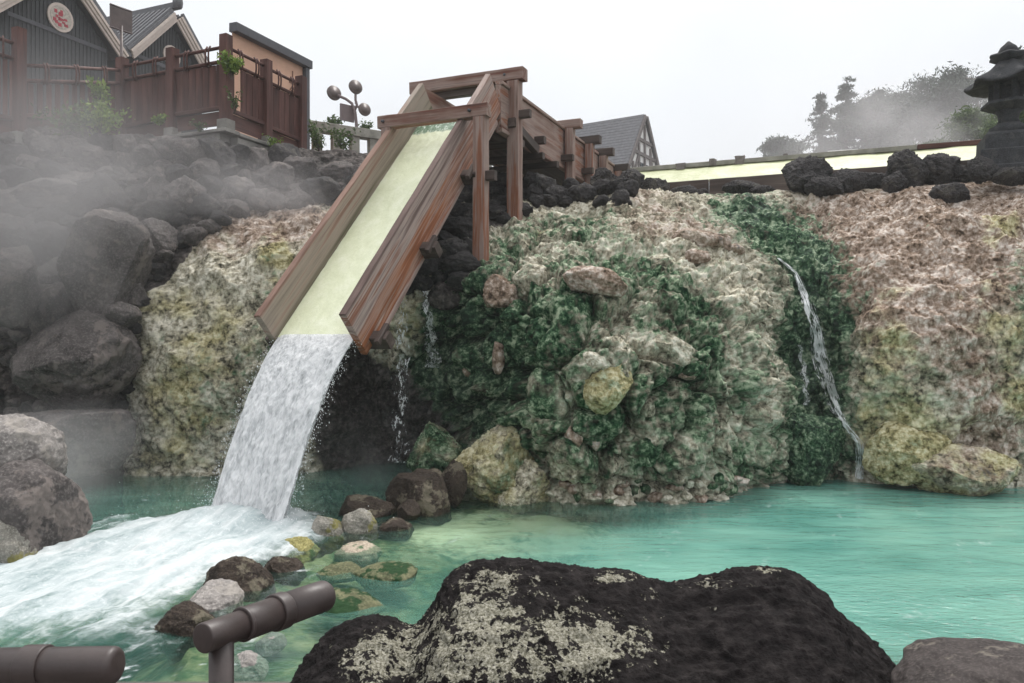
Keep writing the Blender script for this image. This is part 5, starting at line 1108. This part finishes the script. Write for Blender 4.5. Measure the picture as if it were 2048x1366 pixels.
shrub('shrub', P(668, 262, 26.5), .55, .35, 8, 30, .07, M_LEAFD, 'small dark bush tip left of the street lamp pole', 11); shrub('shrub', P(735, 268, 26.5), .45, .35, 8, 26, .06, M_LEAFD, 'sparse bush tip right of the street lamp pole', 12); shrub('shrub', P(995, 352, 14.5), .14, .25, 8, 22, .03, M_LEAF, 'tuft of bright grass under the flume head', 13)

def tree(name, px, top, d, z0, kind, cr, label, seed, dens=1.0, mat=None):
    r = np.random.default_rng(seed); base = P(px, CY, d); base.z = z0; H = EYE - (top - CY) / F * d - z0; mat = mat or M_NEEDLE
    t = thing(name, tuple(base), label, 'tree', 'trees beyond the spring channel'); o_ = Vector(base)
    tube('trunk', [o_, o_ + Vector((.1, 0, H * .4)), o_ + Vector((-.05, .1, H * .75)), o_ + Vector((0, 0, H * .97))], [H * .018, H * .014, H * .008, .02], M_BARK, t, 8)
    C = []; V_, F_ = [], []
    def limb(p0, p1, r0):
        b = len(V_); p0, p1 = np.array(p0), np.array(p1)
        for (p_, rd) in ((p0, r0), (p1, r0 * .3)):
            for q in range(4): V_.append((p_[0] + rd * math.cos(q * 1.57), p_[1] + rd * math.sin(q * 1.57), p_[2] + rd * math.sin(q * 1.57 + .8)))
        for q in range(4): F_.append((b + q, b + (q + 1) % 4, b + 4 + (q + 1) % 4, b + 4 + q))
    if kind == 'fir':
        lv = int(H * 1.5)
        for k in range(lv):
            f = .22 + .76 * k / lv; z = H * f; R = (cr * (1 - f) * 1.75 + .10) * r.uniform(.75, 1.1)
            for q in range(10):
                an = r.uniform(0, 6.28); L_ = R * r.uniform(.55, 1.15); zj = z + r.uniform(-.35, .35); end = np.array((math.cos(an) * L_, math.sin(an) * L_, zj - L_ * r.uniform(.05, .45))); limb((0, 0, zj), end, .03)
                m = int(110 * dens * (.3 + L_ / cr)); s = r.uniform(.1, 1, m)[:, None]; C.append(np.array((0, 0, zj)) * (1 - s) + end * s + r.normal(size=(m, 3)) * np.array((.13, .13, .045)) * (1.3 - .8 * s))
    else:
        nb = 26 if kind == 'pine' else 34
        for k in range(nb):
            f = r.uniform(.42, 1.0) if kind == 'pine' else r.uniform(.25, 1.0); z = H * f; R = cr * (math.sin(math.pi * min(1, (f - .2) / .85)) ** .6 * .9 + .12); an = r.uniform(0, 6.28); L_ = R * r.uniform(.35, 1.05)
            end = np.array((math.cos(an) * L_, math.sin(an) * L_, z + L_ * .12)); limb((0, 0, z - L_ * .25), end, .05); m = int(800 * dens); C.append(end + r.normal(size=(m, 3)) * np.array((.42, .42, .20)) * cr * .42)
    obj('limbs', mesh_np('limbs', V_, F_, M_BARK), None, t); obj('crown', leaf_mesh('crown', np.concatenate(C), dict(bush=.07, fir=.125).get(kind, .14), mat, .5, seed, 3.2), None, t); return t
tree('fir_tree', 1645, 172, 48, 4.5, 'fir', 3.6, 'hazy fir tree, shorter of the two firs, at the left end of the wood', 21)
tree('fir_tree', 1693, 142, 50, 4.5, 'fir', 3.2, 'hazy fir tree with the tallest pointed top left of the wood', 22)
tree('fir_tree', 1756, 166, 47, 4.5, 'fir', 3.0, 'slender fir just right of the tallest fir', 23); tree('pine_tree', 1828, 176, 50, 4.5, 'pine', 2.8, 'broad pine in the middle of the wood', 24)
tree('pine_tree', 1882, 168, 47, 4.5, 'pine', 2.8, 'broad pine right of the middle with gaps in its crown', 25); tree('pine_tree', 1958, 138, 45, 4.5, 'pine', 2.6, 'tallest pine just left of the stone lantern', 26)
tree('fir_tree', 1800, 201, 44, 4.5, 'fir', 3.0, 'lower fir in front of the broad middle pine', 27); tree('fir_tree', 1905, 211, 42, 4.5, 'fir', 3.0, 'low fir left of the lantern pedestal', 28)
tree('pine_tree', 2085, 110, 34, 4.5, 'pine', 2.0, 'pine whose branches show behind the lantern finial', 29); tree('round_bush', 1570, 284, 42, 4.5, 'round', 1.6, 'low round hazy bush left of the firs', 30)
tree('pine_tree', 1925, 236, 24, 4.5, 'bush', 1.25, 'nearer green clipped pine beside the lantern', 31, 1.0, M_LEAFD); tree('pine_tree', 2065, 228, 22, 4.5, 'bush', 1.2, 'green clipped pine peeking out right of the lantern', 32, 1.0, M_LEAFD)
tree('pine_tree', 1780, 188, 55, 4.5, 'round', 3.0, 'hazy rounded tree filling the gap behind the slender fir', 34); tree('pine_tree', 1925, 172, 54, 4.5, 'round', 3.0, 'hazy rounded tree behind the tallest pine', 35)
tree('pine_tree', 1735, 205, 46, 4.5, 'round', 2.0, 'small hazy tree in front of the two firs', 33)

# ------------------------------------------------------------------ steam and haze
def steam(px, py, d, rx, ry, rz, dens, label, sc=1.1, seed=0, col=.62, tilt=0.0, lo=.35, hi=.75):
    n = NM('steam_air'); v = n.co
    ln_ = n.n('ShaderNodeVectorMath'); ln_.operation = 'LENGTH'; n.set(ln_.inputs[0], v); r_ = ln_.outputs['Value']
    fall = n.math('SUBTRACT', 1.0, n.step(r_, 0.15, 1.0))
    nz = n.noise(sc, 3, .55, n.mapv(v, (rx * .55, ry * .55, rz * .55), loc=(seed * 3.7, seed, seed * 1.3)), .6)
    dn = n.math('MULTIPLY', n.math('MULTIPLY', fall, n.step(nz, lo, hi)), dens)
    pv = n.n('ShaderNodeVolumePrincipled'); n.set(pv.inputs['Color'], (col, col * .975, col * .99)); n.set(pv.inputs['Density'], dn); pv.inputs['Anisotropy'].default_value = .1
    n.t.links.new(pv.outputs[0], n.out.inputs['Volume'])
    V_, Fc = ico(3); me = mesh_np('steam', V_, Fc, n.m); M_ = Matrix.Translation(P(px, py, d)) @ Matrix.Rotation(tilt, 4, 'Y') @ Matrix.Diagonal((rx, ry, rz, 1))
    return tag(obj('steam', me, M_), label, 'steam', None, 'stuff')
steam(60, 390, 10.5, 3.6, 1.4, 2.4, .85, 'grey steam drifting over the dark left bank', .9, 1, .58, 0, .28, .8)
steam(560, 385, 12.3, 2.2, .9, .75, .8, 'thin steam over the top of the left mound', 1.4, 2)
steam(150, 930, 9.0, 2.4, .9, .9, .8, 'low steam over the rapids at the left', 1.2, 3)
steam(735, 905, 9.9, 1.0, .7, .8, .6, 'faint steam in the recess right of the falling sheet', 1.4, 4)
steam(1720, 255, 24.0, 3.2, 1.6, 1.3, .42, 'pale steam rising from the spring channel before the firs', .9, 5, .85, -.5)
steam(1790, 330, 33.0, 13.0, 6.0, 6.0, .050, 'thin far haze added in front of the wood', .35, 7, .9, 0, .1, .6)  # far haze added to fade the trees, built like the steam puffs
steam(1880, 262, 22.0, 3.0, 1.4, 1.2, .35, 'pale steam beside the stone lantern', .9, 6, .85, -.5)
hz = boxes_mesh('haze', [(Vector((0, 70, 18)), Vector((1, 0, 0)), Vector((0, 1, 0)), Vector((0, 0, 1)), 60, 85, 21)], None)
hn = NM('haze_air'); pv = hn.n('ShaderNodeVolumePrincipled'); hn.set(pv.inputs['Color'], (.97, .975, .985)); pv.inputs['Density'].default_value = .0012; hn.t.links.new(pv.outputs[0], hn.out.inputs['Volume']); hz.materials.append(hn.m)
tag(world_obj('haze', hz), 'thin damp haze filling the air', 'haze', None, 'stuff')
